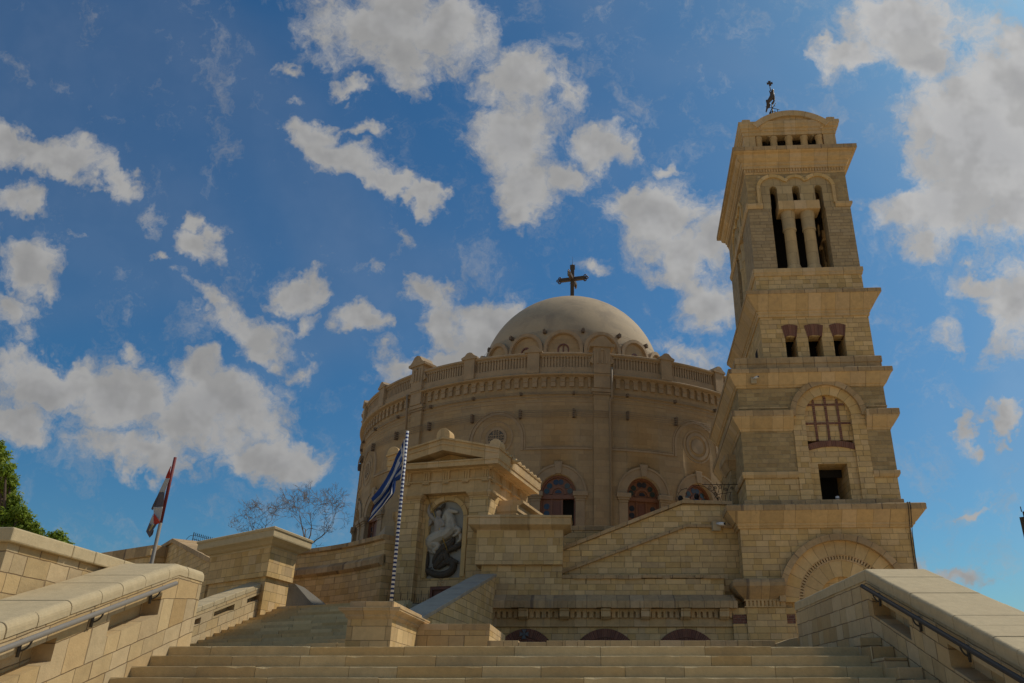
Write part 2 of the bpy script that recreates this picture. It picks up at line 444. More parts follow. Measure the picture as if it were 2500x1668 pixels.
def plain(name, col, rough=0.8, vary=0.15, scale=6.0, metal=0.0, bump=0.15, stain=None, sscale=1.2, samt=0.5, spec=0.25):
    m, t, b = newmat(name)
    tcn = N(t, 'ShaderNodeTexCoord'); obj = tcn.outputs['Object']
    n = NOISE(t, obj, scale, 6.0, 0.65); n2 = NOISE(t, obj, scale * 8, 4.0, 0.6)
    br = M(t, 'ADD', M(t, 'ADD', M(t, 'MULTIPLY', M(t, 'SUBTRACT', n, 0.5), vary * 2), 1.0), M(t, 'MULTIPLY', M(t, 'SUBTRACT', n2, 0.5), vary))
    c = N(t, 'ShaderNodeCombineXYZ')
    for i in range(3): t.links.new(br, c.inputs[i])
    colr = VM(t, 'MULTIPLY', c.outputs[0], col)
    if stain:
        sn = NOISE(t, obj, sscale, 6.0, 0.65, 0.4)
        colr = MIXC(t, M(t, 'MULTIPLY', MR(t, sn, 0.45, 0.7), samt), colr, stain)
    t.links.new(colr, b.inputs['Base Color'])
    b.inputs['Roughness'].default_value = rough; b.inputs['Metallic'].default_value = metal
    b.inputs['Specular IOR Level'].default_value = spec
    if bump > 0:
        bp = N(t, 'ShaderNodeBump'); bp.inputs['Strength'].default_value = 0.6; bp.inputs['Distance'].default_value = bump * 0.05
        t.links.new(M(t, 'ADD', n, M(t, 'MULTIPLY', n2, 0.4)), bp.inputs['Height']); t.links.new(bp.outputs[0], b.inputs['Normal'])
    return m

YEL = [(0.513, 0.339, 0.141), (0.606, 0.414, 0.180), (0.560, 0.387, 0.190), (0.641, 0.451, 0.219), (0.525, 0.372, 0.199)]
FORE = [(0.455, 0.322, 0.159), (0.523, 0.390, 0.211), (0.481, 0.362, 0.211), (0.539, 0.419, 0.248), (0.446, 0.298, 0.135)]
m_fore = ashlar('foreground_limestone', 0.235, 0.46, 0.009, FORE, (0.20, 0.13, 0.07), wob=0.008, stain=0.35, stain_col=(0.36, 0.23, 0.11), jdepth=0.018, bump=0.9)
m_cope = ashlar('coping_limestone', 200.0, 80.0, 0.006, [(0.492, 0.388, 0.233), (0.508, 0.412, 0.253)], (0.25, 0.17, 0.1), vary=0.2, stain=0.35, stain_col=(0.42, 0.31, 0.18), bump=0.9, drip=False, jstr=0, jdepth=0, grain=.6)
m_step = ashlar('step_limestone', 200.0, 1.15, 0.010, [(0.518, 0.386, 0.200), (0.587, 0.447, 0.242), (0.540, 0.419, 0.237), (0.506, 0.348, 0.156)], (0.12, 0.08, 0.05), vary=0.22, stain=0.5, stain_col=(0.26, 0.20, 0.12), bump=0.9, drip=False, jstr=0, jdepth=0, grain=.6)
m_wall = ashlar('yellow_ashlar', 0.195, 0.36, 0.009, YEL, (0.17, 0.12, 0.06), wob=0.003, stain=0.5, stain_col=(0.26, 0.19, 0.11), jstr=0.7)
m_pier = ashlar('large_yellow_ashlar', 0.25, 0.34, 0.007, YEL, (0.22, 0.15, 0.08), wob=0.002, stain=0.3, stain_col=(0.36, 0.25, 0.12), jstr=0.65)
m_trim = ashlar('trim_limestone', 200.0, 0.55, 0.010, [(0.505, 0.341, 0.165), (0.584, 0.409, 0.207), (0.527, 0.378, 0.217)], (0.16, 0.11, 0.06), vary=0.25, stain=0.65, stain_col=(0.24, 0.19, 0.13), jstr=0.55, jdepth=0.006)
m_slab = ashlar('weathered_slab', 200.0, 0.5, 0.012, [(0.401, 0.269, 0.138), (0.468, 0.319, 0.163), (0.422, 0.294, 0.163)], (0.14, 0.10, 0.07), vary=0.35, stain=0.8, stain_col=(0.19, 0.155, 0.12), bump=0.9)
m_brown = ashlar('brown_tuff', 0.155, 0.33, 0.009, [(0.354, 0.245, 0.117), (0.400, 0.285, 0.136), (0.374, 0.270, 0.141)], (0.36, 0.29, 0.2), vary=0.3, stain=0.4, stain_col=(0.17, 0.125, 0.09), jstr=0.5, bump=1.4)
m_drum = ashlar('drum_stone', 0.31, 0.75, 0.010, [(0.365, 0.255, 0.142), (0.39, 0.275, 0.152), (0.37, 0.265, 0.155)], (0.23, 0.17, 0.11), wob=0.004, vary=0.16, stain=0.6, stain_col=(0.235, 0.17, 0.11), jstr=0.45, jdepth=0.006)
m_dtrim = plain('drum_trim', (0.375, 0.27, 0.165), vary=0.2, scale=3, stain=(0.24, 0.18, 0.12), samt=0.6, bump=0.3)
m_dome = plain('dome_plaster', (0.44, 0.335, 0.215), vary=0.14, scale=1.1, stain=(0.28, 0.215, 0.15), sscale=0.5, samt=0.75, bump=0.25)
m_brick = ashlar('red_brick', 0.075, 0.22, 0.010, [(0.20, 0.085, 0.055), (0.15, 0.065, 0.05), (0.24, 0.11, 0.07)], (0.33, 0.25, 0.17), stain=0.3, jstr=0.8, jit=0.0)
m_brickr = ashlar('brick_voussoir', 0.26, 0.075, 0.008, [(0.19, 0.085, 0.055), (0.15, 0.065, 0.05), (0.22, 0.105, 0.07)], (0.31, 0.22, 0.15), stain=0.2, jstr=0.7, jit=0.0)
m_vous = ashlar('voussoir_stone', 200.0, 0.42, 0.010, YEL[:4], (0.18, 0.12, 0.06), stain=0.3, jit=0.2, stain_col=(0.3, 0.22, 0.12))
m_wood = plain('varnished_wood', (0.21, 0.085, 0.04), rough=0.45, vary=0.3, scale=9, bump=0.1, spec=0.5)
m_woodd = plain('dark_wood', (0.15, 0.055, 0.03), rough=0.5, vary=0.3, scale=9, bump=0.1, spec=0.5)
m_glassb = plain('blue_glass', (0.028, 0.033, 0.05), rough=0.12, vary=0.2, bump=0, spec=0.6)
m_glassg = plain('green_glass', (0.025, 0.045, 0.045), rough=0.12, vary=0.2, bump=0, spec=0.6)
m_dark = plain('dark_interior', (0.02, 0.018, 0.016), vary=0.1, bump=0)  # near-black colour stands in for the shade inside openings; also used for eyes
m_rail = plain('painted_steel_rail', (0.062, 0.056, 0.05), rough=0.65, vary=0.12, scale=14, bump=0.05, metal=0.0, spec=0.2)
m_grey = plain('galvanised_steel_rail', (0.20, 0.18, 0.155), rough=0.6, vary=0.15, scale=14, bump=0.05, metal=0.0, spec=0.3)
m_iron = plain('black_iron', (0.025, 0.02, 0.02), rough=0.6, vary=0.3, bump=0.1, metal=0.4)
m_bronze = plain('dark_bronze', (0.105, 0.07, 0.045), rough=0.5, vary=0.5, scale=25, bump=0.4, metal=0.5, stain=(0.12, 0.10, 0.06))
m_white = plain('white_paint', (0.72, 0.72, 0.72), rough=0.5, vary=0.06, bump=0)
m_blue = plain('blue_paint', (0.02, 0.05, 0.20), rough=0.6, vary=0.1, bump=0)
m_pipe = plain('pipe_paint', (0.27, 0.20, 0.13), rough=0.6, vary=0.15)
m_marble = plain('relief_marble', (0.45, 0.40, 0.31), rough=0.55, vary=0.22, scale=5, bump=0.2, stain=(0.20, 0.18, 0.16), sscale=3.0, samt=0.6)
m_slate = plain('relief_backing', (0.33, 0.31, 0.26), rough=0.7, vary=0.12, scale=3, bump=0.1)
m_dragon = plain('relief_dragon', (0.085, 0.066, 0.045), rough=0.5, vary=0.5, scale=14, bump=0.8)
m_gold = plain('gilded_spear', (0.50, 0.34, 0.10), rough=0.35, vary=0.1, metal=0.6, bump=0)
m_earth = plain('sandy_ground', (0.60, 0.455, 0.27), vary=0.3, scale=0.6, stain=(0.40, 0.31, 0.20))
m_pave = plain('paving', (0.38, 0.31, 0.21), vary=0.2, scale=2, stain=(0.28, 0.22, 0.15))

# ================================================================ ground, steps, landing
mb = MB(); mb.face([(-3000, -3000, -1.62), (3000, -3000, -1.62), (3000, 3000, -1.62), (-3000, 3000, -1.62)])
part('ground', mb, m_earth, kind='structure')
LZ = 0.71                       # landing level above the eye
st = thing('stone_staircase', 'wide flight of worn limestone steps across the bottom of the picture', 'steps', (0, 0, 0))
rs = random.Random(3)
NS = 16
for k in range(NS):
    Y = 12.25 - 0.45 * k; z = LZ - 0.15 * k
    mb = MB()
    x = -6.12; xe = 3.93
    x1 = x + rs.uniform(0.4, 1.3)
    first = True
    while x < xe - 0.01:
        x1 = min(x1, xe)
        if xe - x1 < 0.35: x1 = xe
        dy = rs.uniform(-.006, .006); dz_ = rs.uniform(-.0025, .0025) if rs.random() < .8 else -.006
        uo = rs.uniform(0, 90)
        mb.uvf = None
        y0 = Y + dy; y1 = Y + 0.50
        # block with chipped front arris, subdivided along x
        nseg = max(2, int((x1 - x) / 0.12))
        def ch(i): return 0.0
        offs = [max(0.0, rs.gauss(0.004, 0.004)) for _ in range(nseg + 1)]
        for q in range(nseg + 1):
            if rs.random() < 0.04: offs[q] += rs.uniform(0.008, 0.02)
        offs[0] = max(offs[0], rs.uniform(.002, .02)); offs[-1] = max(offs[-1], rs.uniform(.002, .02))
        xs_ = [x + 0.0025 + (x1 - x - 0.005) * q / nseg for q in range(nseg + 1)]
        for q in range(nseg):
            a, b = xs_[q], xs_[q + 1]; oa, ob = offs[q] + .004, offs[q + 1] + .004
            zt = z + dz_
            rows = [((y0, z - 0.16), (y0, z - 0.16)), ((y0, zt - oa), (y0, zt - ob)), ((y0 + oa * .8, zt), (y0 + ob * .8, zt)), ((y1, zt), (y1, zt))]
            for r0, r1 in zip(rows[:-1], rows[1:]):
                p = [(a, r0[0][0], r0[0][1]), (b, r0[1][0], r0[1][1]), (b, r1[1][0], r1[1][1]), (a, r1[0][0], r1[0][1])]
                mb.face(p, uv=[(0.6 + uo * 0 + (pp[0] - x) * 0.001 + k * 13.7 + x * 3.1, pp[2] - pp[1] * .5) for pp in p])
        mb.face([(xs_[0], y0, z - .16), (xs_[0], y0, z + dz_ - offs[0]), (xs_[0], y1, z + dz_), (xs_[0], y1, z - .16)])
        mb.face([(xs_[-1], y0, z - .16), (xs_[-1], y0, z + dz_ - offs[-1]), (xs_[-1], y1, z + dz_), (xs_[-1], y1, z - .16)])
        x = x1; x1 = x + rs.uniform(0.55, 1.75)
    part('step', mb, m_step, st)
mb = MB()
mb.extx([(12.6, LZ - .02), (12.6, -1.6), (4.6, -1.6), (5.2, -1.75), (12.45, LZ - .2)], -6.3, 4.1)
part('step_core', mb, m_dark, st)

mb = MB(); mb.box(-9.9, 6.5, 12.7, 32.0, -1.6, LZ - .003)
part('landing', mb, m_pave, kind='structure')

# ---------------------------------------------------------------- sloping parapets with recesses
def zc_right(Y): return 1.83 if Y > 12.45 else 1.83 - 0.333 * (12.45 - Y)
def zc_left(Y): return 1.86 if Y > 12.1 else 1.86 - 0.333 * (12.1 - Y)
def parapet(name, label, xin, xout, zc, Yk, Yend, Y0, niches, side, plinth):
    """side=+1: wall lies to +x of its inner face"""
    T = thing(name, label, 'parapet', (xin, Yk, 0), 0)
    T_in = Matrix.Translation((-xin, -Yk, 0))
    def band(mb, ya, yb, da, db, xa, xb, zbot=None):
        ys = [ya] + ([Yk] if ya < Yk < yb else []) + [yb]
        poly = [(y, zc(y) - da) for y in ys] + [(y, (zc(y) - db) if zbot is None else zbot) for y in reversed(ys)]
        mb.extx(poly, min(xa, xb), max(xa, xb))
    def uvf(p):
        y, z = p.y, p.z
        return (y * 1.0 if abs(p.x) >= 0 else 0, (zc(y) - z) * 1.0 + 0.025)
    s = side
    # body
    mb = MB(); mb.X = T_in; mb.uvf = uvf
    xf = xin + s * 0.24
    band(mb, Y0, Yend - .004, .17, 0, xf, xout - s * .03, zbot=-4.0)
    edges = [Y0] + [e for n in niches for e in n] + [Yend]
    band(mb, Y0, Yend, .172, .385, xin, xf)
    prev = Y0
    for (a, b) in niches:
        band(mb, prev, a, .385, .64, xin, xf); prev = b
    band(mb, prev, Yend, .385, .64, xin, xf)
    band(mb, Y0, Yend, .64, 0, xin, xf, zbot=-4.0)
    part('wall_body', mb, m_fore, T)
    # end face blocks are part of the body; coping of separate blocks
    mb = MB(); mb.X = T_in
    rr = random.Random(11 if s > 0 else 5)
    y = Yend + .02
    wdt = abs(xout - xin) + .02
    while y > Y0:
        L = rr.uniform(.42, .60)
        y2 = max(y - L, Y0)
        if abs(y2 - Yk) < .2: y2 = Yk
        ja, jz = rr.uniform(-.004, .004), rr.uniform(-.003, .003)
        sec = []
        ri, ro = (.045, .07) if s > 0 else (.10, .07)
        for q in range(6):
            a = PI / 2 * q / 5
            sec.append((ri - ri * math.cos(a), -ri + ri * math.sin(a)))
        for q in range(5):
            a = PI / 2 * q / 4
            sec.append((wdt - ro + ro * math.sin(a), -ro + ro * math.cos(a)))
        sec = [(0, -.168)] + sec + [(wdt, -.168)]
        ys = [y - .0045] + ([Yk] if y2 < Yk < y - .01 else []) + [y2 + .0045]
        # round the crest
        pts = []
        for yy in ys: pts.append(yy)
        uo = rr.uniform(0, 60)
        for yi in range(len(pts) - 1):
            for i in range(len(sec)):
                A, B = sec[i], sec[(i + 1) % len(sec)]
                P = []
                for (o, d), yy in ((A, pts[yi]), (B, pts[yi]), (B, pts[yi + 1]), (A, pts[yi + 1])):
                    P.append((xin - s * .012 + s * (o + ja), yy, zc(yy) + d + jz))
                mb.face(P, uv=[(uo + 1.3 + .01 * p[1], p[2]) for p in P])
        for yy in (pts[0], pts[-1]):
            mb.face([(xin - s * .012 + s * (o + ja), yy, zc(yy) + d + jz) for o, d in sec], uv=[(uo + 1, 1)] * len(sec))
        y = y2
    part('coping', mb, m_cope, T, bevel=.006)
    # stepped plinth blocks where the wall meets the stair
    if plinth:
        mb = MB(); mb.X = T_in
        for k in range(NS):
            Y = 12.25 - 0.45 * k; z = LZ - 0.15 * k
            a, b = sorted((xin - s * .004, xin - s * plinth))
            mb.box(a, b, Y - .12, Y + .329, z - .5, z + .11 + rr.uniform(-.01, .01))
        part('plinth_block', mb, m_fore, T, bevel=.012)
    return T
parapet('stair_parapet', 'sloping limestone parapet with steel handrail and recesses, right of the steps', 4.22, 5.18, zc_right, 12.45, 16.95, 3.0,
        [(4.9, 6.4), (6.95, 7.75 + .4), (8.72, 9.93), (11.0, 12.3)], 1, .32)
parapet('stair_parapet', 'sunlit sloping limestone parapet with recesses and rounded coping, left of the steps', -6.12, -7.06, zc_left, 12.1, 12.88, 3.0,
        [(5.0, 6.2), (6.75, 7.6), (8.4, 9.63), (10.6, 11.74)], -1, 0)

def handrail(label, xr, zc, drop, ya, yb, ybr, xwall, mat):
    T = thing('handrail', label, 'handrail', (xr, yb, zc(yb) - drop), 0, 'handrails along the stair parapets')
    X = Matrix.Translation((-xr, -yb, -(zc(yb) - drop)))
    mb = MB(); mb.X = X
    mb.tube([(xr, y, zc(12.0) - drop - .333 * (12.0 - y)) for y in (yb, (ya + yb) / 2, ya)], .031, 14)
    part('rail', mb, mat, T)
    for y in ybr:
        mb = MB(); mb.X = X
        z = zc(12.0) - drop - .333 * (12.0 - y)
        dx = xwall - xr; pts = []
        for q in range(9):
            a = -PI / 2 * q / 8
            pts.append((xr + dx * (1 - math.cos(a)) * 1.0, y - .02, z - .03 - .11 * math.sin(-a)))
        mb.tube(pts, .011, 8)
        sgn = 1 if dx > 0 else -1
        mb.tube([(xwall - sgn * .012, y - .02, z - .02), (xwall - sgn * .012, y - .02, z - .20)], .017, 8)
        mb.tube([(xwall - sgn * .012, y - .02, z - .02), (xr, y - .02, z - .035)], .009, 8)
        part('bracket', mb, m_rail, T)
handrail('dark steel handrail on the shaded parapet, right of the steps', 4.115, zc_right, .23, 3.2, 12.35, [11.94, 10.61, 9.38, 8.0, 6.6, 5.2], 4.21, m_rail)
handrail('silver steel handrail on the sunlit parapet, left of the steps', -5.985, zc_left, .225, 3.2, 11.8, [11.43, 10.21, 9.03, 7.8, 6.5, 5.2], -6.11, m_grey)

# upper-left terrace wall
T = thing('terrace_wall', 'sunlit block wall with projecting flat coping behind the left parapet', 'wall', (-7.07, 9.7, 0))
X = Matrix.Translation((7.07, -9.7, 0))
mb = MB(); mb.X = X; mb.box(-11.0, -7.10, 9.76, 13.6, -1.6, 1.75)
part('wall_body', mb, m_fore, T)
mb = MB(); mb.X = X
y = 9.68
for L in (1.25, .52, .75, .8, .7):
    mb.box(-7.5, -7.03, y + .003, y + L - .003, 1.752, 1.925 + random.uniform(-.002, .002)); y += L
x = -7.503
for L in (1.1, .9, .8, .8):
    mb.box(x - L + .003, x, 9.68, 13.69, 1.752, 1.923); x -= L
part('coping', mb, m_cope, T, bevel=.02)

# ---------------------------------------------------------------- pedestal with the striped pole
T = thing('flag_pedestal', 'moulded block pedestal carrying the blue and white striped pole', 'pedestal', (-4.1, 15.5, LZ))
X = Matrix.Translation((4.1, -15.5, -LZ))
mb = MB(); mb.X = X; mb.box(-4.52, -3.69, 15.52, 18.2, LZ - .02, 1.38)
part('shaft', mb, m_pier, T)
pl = [(-4.52, 15.52), (-3.69, 15.52), (-3.69, 18.2), (-4.52, 18.2)]
mb = MB(); mb.X = X
mb.sweep(pl, [(-.2, 1.375), (.005, 1.375), (.03, 1.40), (.05, 1.42), (.05, 1.45), (.11, 1.50), (.15, 1.515), (.15, 1.54), (.165, 1.55), (.165, 1.575), (-.2, 1.575)], closed=True)
part('cornice', mb, m_trim, T)
mb = MB(); mb.X = X; mb.box(-4.515, -3.685, 15.515, 18.2, 1.45, 1.69)
part('cap_block', mb, m_trim, T, bevel=.008)

T = thing('low_wall', 'low flat-topped block wall with a sunlit end, right of the striped pole', 'wall', (-2.8, 17.86, LZ))
X = Matrix.Translation((2.8, -17.86, -LZ))
zt = at(ZG(1400, 965), 17.86).z
xr_ = at(ZG(2005, 1000), 17.86).x
mb = MB(); mb.X = X; mb.box(-3.72, xr_, 17.86, 21.2, LZ - .02, zt - .13)
part('wall_body', mb, m_pier, T)
mb = MB(); mb.X = X; mb.box(-3.72, xr_ + .004, 17.855, 21.2, zt - .128, zt)
part('coping', mb, m_trim, T, bevel=.008)

T = thing('kerb_wall', 'low kerb of pale blocks with a chipped edge beyond the top step', 'wall', (1, 17.2, LZ))
X = Matrix.Translation((-1, -17.2, -LZ))
zk = at((1500, 1564), 17.2).z
xk = at((1893, 1564), 17.2).x
mb = MB(); mb.X = X
x = at((1190, 1564), 17.2).x
rr = random.Random(4)
while x < xk:
    L = rr.uniform(.25, .6); x1 = min(x + L, xk)
    mb.box(x + .002, x1 - .002, 17.2 + rr.uniform(-.004, .004), 17.65, LZ - .02, zk - (0.03 if -1.35 < x + L / 2 < -.9 else 0) + rr.uniform(-.002, .002)); x = x1
part('blocks', mb, m_trim, T, bevel=.008)
mb = MB(); mb.X = X
za = at((1945, 1553), 16.98).z
mb.ext([(xk, LZ), (4.9, LZ), (4.9, za + .12), (4.35, za), (xk + .25, zk + .02), (xk, zk - .06)], 16.99, 17.6)
part('corner_block', mb, m_fore, T, bevel=.01)

# Greek pole and flag
YP = 15.85
pb = at((955.5, 1466), YP); pt_ = at((995, 1053), YP)
xp = 0.5 * (pb.x + pt_.x); pz0 = 1.69; pz1 = pt_.z
m_strp, t, b = newmat('striped_pole_paint')
tcn = N(t, 'ShaderNodeTexCoord'); sx = N(t, 'ShaderNodeSeparateXYZ'); t.links.new(tcn.outputs['Object'], sx.inputs[0])
fr = M(t, 'FRACT', M(t, 'MULTIPLY', sx.outputs[2], 42.0 / (pz1 - pz0)))
t.links.new(MIXC(t, MR(t, M(t, 'GREATER_THAN', fr, 0.5), 0, 1, smooth=False), (0.015, 0.035, 0.14), (0.62, 0.62, 0.62)), b.inputs['Base Color'])
b.inputs['Roughness'].default_value = 0.5
T = thing('flagpole', 'blue and white striped pole with blue and white flag on moulded pedestal', 'flagpole', (xp, YP, pz0))
mb = MB(); mb.tube([(pb.x - xp, 0, 0), (pt_.x - xp, 0, pz1 - pz0)], [.034, .030], 14)
part('pole', mb, m_strp, T)
def cloth(name, rows, mats, mfun, org, T, Y, nu=28, nv=18, ripple=.06, seed=1, yslant=0.0, freq=5.0):
    """rows: list of polylines (hoist to fly) top to bottom in photo points at depth Y"""
    mb = MB()
    def samp(pl, u):
        s = u * (len(pl) - 1); i = min(int(s), len(pl) - 2); f = s - i
        return (pl[i][0] * (1 - f) + pl[i + 1][0] * f, pl[i][1] * (1 - f) + pl[i + 1][1] * f)
    def pnt(u, v):
        s = v * (len(rows) - 1); i = min(int(s), len(rows) - 2); f = s - i
        a, b_ = samp(rows[i], u), samp(rows[i + 1], u)
        q = (a[0] * (1 - f) + b_[0] * f, a[1] * (1 - f) + b_[1] * f)
        dy = ripple * u ** .6 * (math.sin(v * freq * 2.2 + u * 3 + seed) + .5 * math.sin(v * freq * 4.1 - u * 5)) + yslant * u
        return at(q, Y + dy) - Vector(org)
    G = [[pnt(i / nu, j / nv) for j in range(nv + 1)] for i in range(nu + 1)]
    for i in range(nu):
        for j in range(nv):
            mb.mi = mfun((i + .5) / nu, (j + .5) / nv)
            mb.face([G[i][j], G[i + 1][j], G[i + 1][j + 1], G[i][j + 1]], smooth=True)
    o = part(name, mb, mats, T)
    md = o.modifiers.new('thick', 'SOLIDIFY'); md.thickness = .006
    return o
m_cw, t, b = newmat('white_flag_cloth'); b.inputs['Base Color'].default_value = (.40, .39, .38, 1)
m_cb, t, b = newmat('blue_flag_cloth'); b.inputs['Base Color'].default_value = (.010, .036, .145, 1)
m_cr, t, b = newmat('red_flag_cloth'); b.inputs['Base Color'].default_value = (.42, .05, .03, 1)
m_ck, t, b = newmat('black_flag_cloth'); b.inputs['Base Color'].default_value = (.04, .04, .05, 1)
m_cg, t, b = newmat('gold_flag_print'); b.inputs['Base Color'].default_value = (.45, .36, .16, 1)
def fl(u, v):
    if u < .30 and v < .42:        # canton with cross
        return 1 if (abs(u - .15) < .035 or abs(v - .21) < .05) else 0
    for i, e in enumerate((.16, .30, .46, .58, .72, .84, 1.01)):
        if v < e: return i % 2
    return 0
fly = [[ZP(*q) for q in r] for r in (
    [(447, 122), (420, 190), (385, 255), (350, 350), (300, 450), (235, 550), (165, 632)],
    [(444, 170), (430, 235), (395, 300), (358, 400), (305, 500), (250, 590), (178, 660)],
    [(440, 220), (434, 270), (405, 350), (362, 440), (312, 540), (258, 620), (195, 690)],
    [(437, 280), (430, 320), (395, 380), (360, 470), (322, 570), (262, 650), (165, 770)],
    [(433, 340), (425, 370), (380, 420), (350, 500), (330, 590), (255, 700), (135, 835)],
    [(428, 400), (420, 415), (372, 455), (345, 520), (345, 590), (270, 690), (165, 815)],
    [(420, 455), (412, 468), (378, 480), (370, 560), (355, 602), (290, 680), (215, 742)])]
cloth('flag', fly, [m_cb, m_cw], fl, (xp, YP, pz0), T, YP, nu=45, nv=36, ripple=.07, yslant=-.25)
mb = MB(); o_ = Vector((xp, YP, pz0))
mb.tube([at(ZP(452, 118), YP - .04) - o_, at(ZP(447, 300), YP - .06) - o_, at(ZP(420, 475), YP - .05) - o_], .006, 6)
part('halyard', mb, m_white, T)

# Egyptian pole and flag
YE = 17.0
eb = at((366, 1400), YE); et = at((426.5, 1117), YE)
xe_ = 0.5 * (eb.x + et.x); ez0 = LZ
T = thing('flagpole', 'leaning-looking silver pole with a rolled red, white and black flag behind the left parapet', 'flagpole', (xe_, YE, ez0))
zr = at(ZF(322, 978), YE).z
mb = MB(); mb.tube([(0, 0, 0), (0, 0, zr - ez0)], [.042, .036], 14)
part('pole', mb, m_grey, T)
m_rp, t, b = newmat('red_pole_wrap'); b.inputs['Base Color'].default_value = (.17, .03, .03, 1); b.inputs['Roughness'].default_value = .6
mb = MB(); mb.tube([(0, 0, zr - ez0), (0, 0, et.z - ez0)], [.036, .031], 14)
part('wrapped_pole_top', mb, m_rp, T)
def patch(mb, poly, mi, org, Y, dy, T=None, n=7):
    """four photo corners, subdivided and rippled"""
    a, b_, c, d = [ZF(*q) for q in poly]
    def pnt(u, v):
        q = [(a[i] * (1 - u) + b_[i] * u) * (1 - v) + (d[i] * (1 - u) + c[i] * u) * v for i in (0, 1)]
        return at(q, Y + dy * 3.0 - .03 + .02 * math.sin(u * 3.1) * math.sin(v * 3.1)) - Vector(org)
    mb.mi = mi
    for i in range(n):
        for j in range(n):
            mb.face([pnt(i / n, j / n), pnt((i + 1) / n, j / n), pnt((i + 1) / n, (j + 1) / n), pnt(i / n, (j + 1) / n)], smooth=True)
mb = MB(); og = (xe_, YE, ez0)
patch(mb, [(455, 250), (458, 262), (404, 412), (386, 400)], 2, og, YE, -.02)
patch(mb, [(448, 262), (440, 410), (432, 412), (404, 412)], 1, og, YE, -.02)
patch(mb, [(386, 408), (436, 408), (378, 586), (302, 586)], 0, og, YE, -.03)
patch(mb, [(302, 586), (378, 586), (352, 772), (232, 772)], 3, og, YE, -.04)
patch(mb, [(302, 590), (240, 772), (222, 815), (204, 798)], 3, og, YE, -.045)
patch(mb, [(232, 772), (352, 772), (312, 965), (236, 850)], 0, og, YE, -.05)
patch(mb, [(236, 850), (314, 970), (268, 1000), (232, 985)], 1, og, YE, -.06)
patch(mb, [(230, 860), (238, 988), (190, 1030), (182, 972)], 0, og, YE, -.06)
patch(mb, [(240, 992), (272, 1000), (232, 1060), (192, 1028)], 3, og, YE, -.065)
patch(mb, [(182, 975), (232, 1060), (182, 1165), (138, 1085)], 3, og, YE, -.065)
patch(mb, [(232, 1058), (236, 1075), (222, 1125), (182, 1165)], 3, og, YE, -.065)
patch(mb, [(218, 995), (236, 1000), (182, 1082), (176, 1076)], 4, og, YE, -.10)
for i, c in enumerate(((.50, .49, .48), (.42, .05, .03), (.42, .10, .05), (.085, .075, .085), (.42, .38, .26))): pass
m_eg3, t, b = newmat('grey_flag_cloth'); b.inputs['Base Color'].default_value = (.12, .105, .115, 1)
o = part('flag', mb, [m_cw, m_cr, m_cr, m_eg3, m_cg], T)
o.modifiers.new('thick', 'SOLIDIFY').thickness = .005

# ================================================================ second flight, its walls
F2 = thing('stone_staircase', 'narrower flight of stone steps rising in shade beyond the striped pole', 'steps', (-9.1, 20, 0))
X = Matrix.Translation((9.1, -20, 0))
p0 = at(ZL(125, 1025), 20.0); pd = R(8)
rise = 0.10; tr = 0.30
z0f = p0.z
for k in range(-6, 13):
    zt = z0f + rise * k
    xl = p0.x + math.sin(pd) * tr * k; yl = 20.0 + math.cos(pd) * tr * k
    sk = math.tan(R(22))
    mb = MB(); mb.X = X
    x = xl; rr = random.Random(100 + k); W_ = 5.0 if k < 5 else 4.2
    x1 = x + rr.uniform(.4, 1.2)
    while x < xl + W_ - .01:
        x1 = min(x1, xl + W_)
        y_a, y_b = yl - (x - xl) * sk, yl - (x1 - xl) * sk
        jy, jz = rr.uniform(-.008, .008), rr.uniform(-.004, .004)
        P = [(x + .003, y_a + jy), (x1 - .003, y_b + jy), (x1 - .003, y_b + .5), (x + .003, y_a + .5)]
        mb.uvf = lambda p, q=rr.uniform(0, 50): (q + .5 + .02 * p.x, p.z)
        mb.extz(P, zt - .2, zt + jz)
        x = x1; x1 = x + rr.uniform(.5, 1.5)
    part('step', mb, m_step, F2)
zplat = z0f + rise * 12
mb = MB(); mb.extz([(-9.6, 23.6), (-5.0, 22.6), (-4.3, 23.0), (-3.65, 27.5), (-3.0, 28.2), (-2.5, 33), (-14, 34), (-13, 26)], LZ - .3, zplat - .004)
part('upper_platform', mb, m_pave, kind='structure')

# left stringer wall of the second flight
T = thing('stringer_wall', 'sunlit sloping stringer wall with small slots beside the far flight', 'wall', (p0.x, 20, 0), -pd)
gs = rise / tr
off = z0f + .10
def zs(y): return off + gs * y + .72
mb = MB()
def sband(mb, ya, yb, da, db, x0, x1, zb=None):
    mb.extx([(ya, zs(ya) - da), (yb, zs(yb) - da), (yb, (zs(yb) - db) if zb is None else zb), (ya, (zs(ya) - db) if zb is None else zb)], x0, x1)
mb.uvf = lambda p: (p.y, zs(p.y) - p.z + .02)
sl = [(-.85, -.45), (.55, 1.15), (1.75, 2.4)]
sl = [(.02, .25), (.75, 1.6), (2.15, 3.0)]
sband(mb, -2.5, 3.9, .13, .28, -.2, 0)
prev = -2.5
for a, b_ in sl: sband(mb, prev, a, .28, .43, -.2, 0); prev = b_
sband(mb, prev, 3.9, .28, .43, -.2, 0)
sband(mb, -2.5, 3.9, .43, 0, -.2, 0, zb=LZ - .2)
sband(mb, -2.5, 3.9, .13, 0, -.5, -.202, zb=LZ - .2)
part('wall_body', mb, m_fore, T)
mb = MB(); y = -2.5
while y < 3.9:
    L = .45; sband(mb, y + .003, y + L - .003, 0, .128, -.52, .012); y += L
part('coping', mb, m_cope, T, bevel=.015)

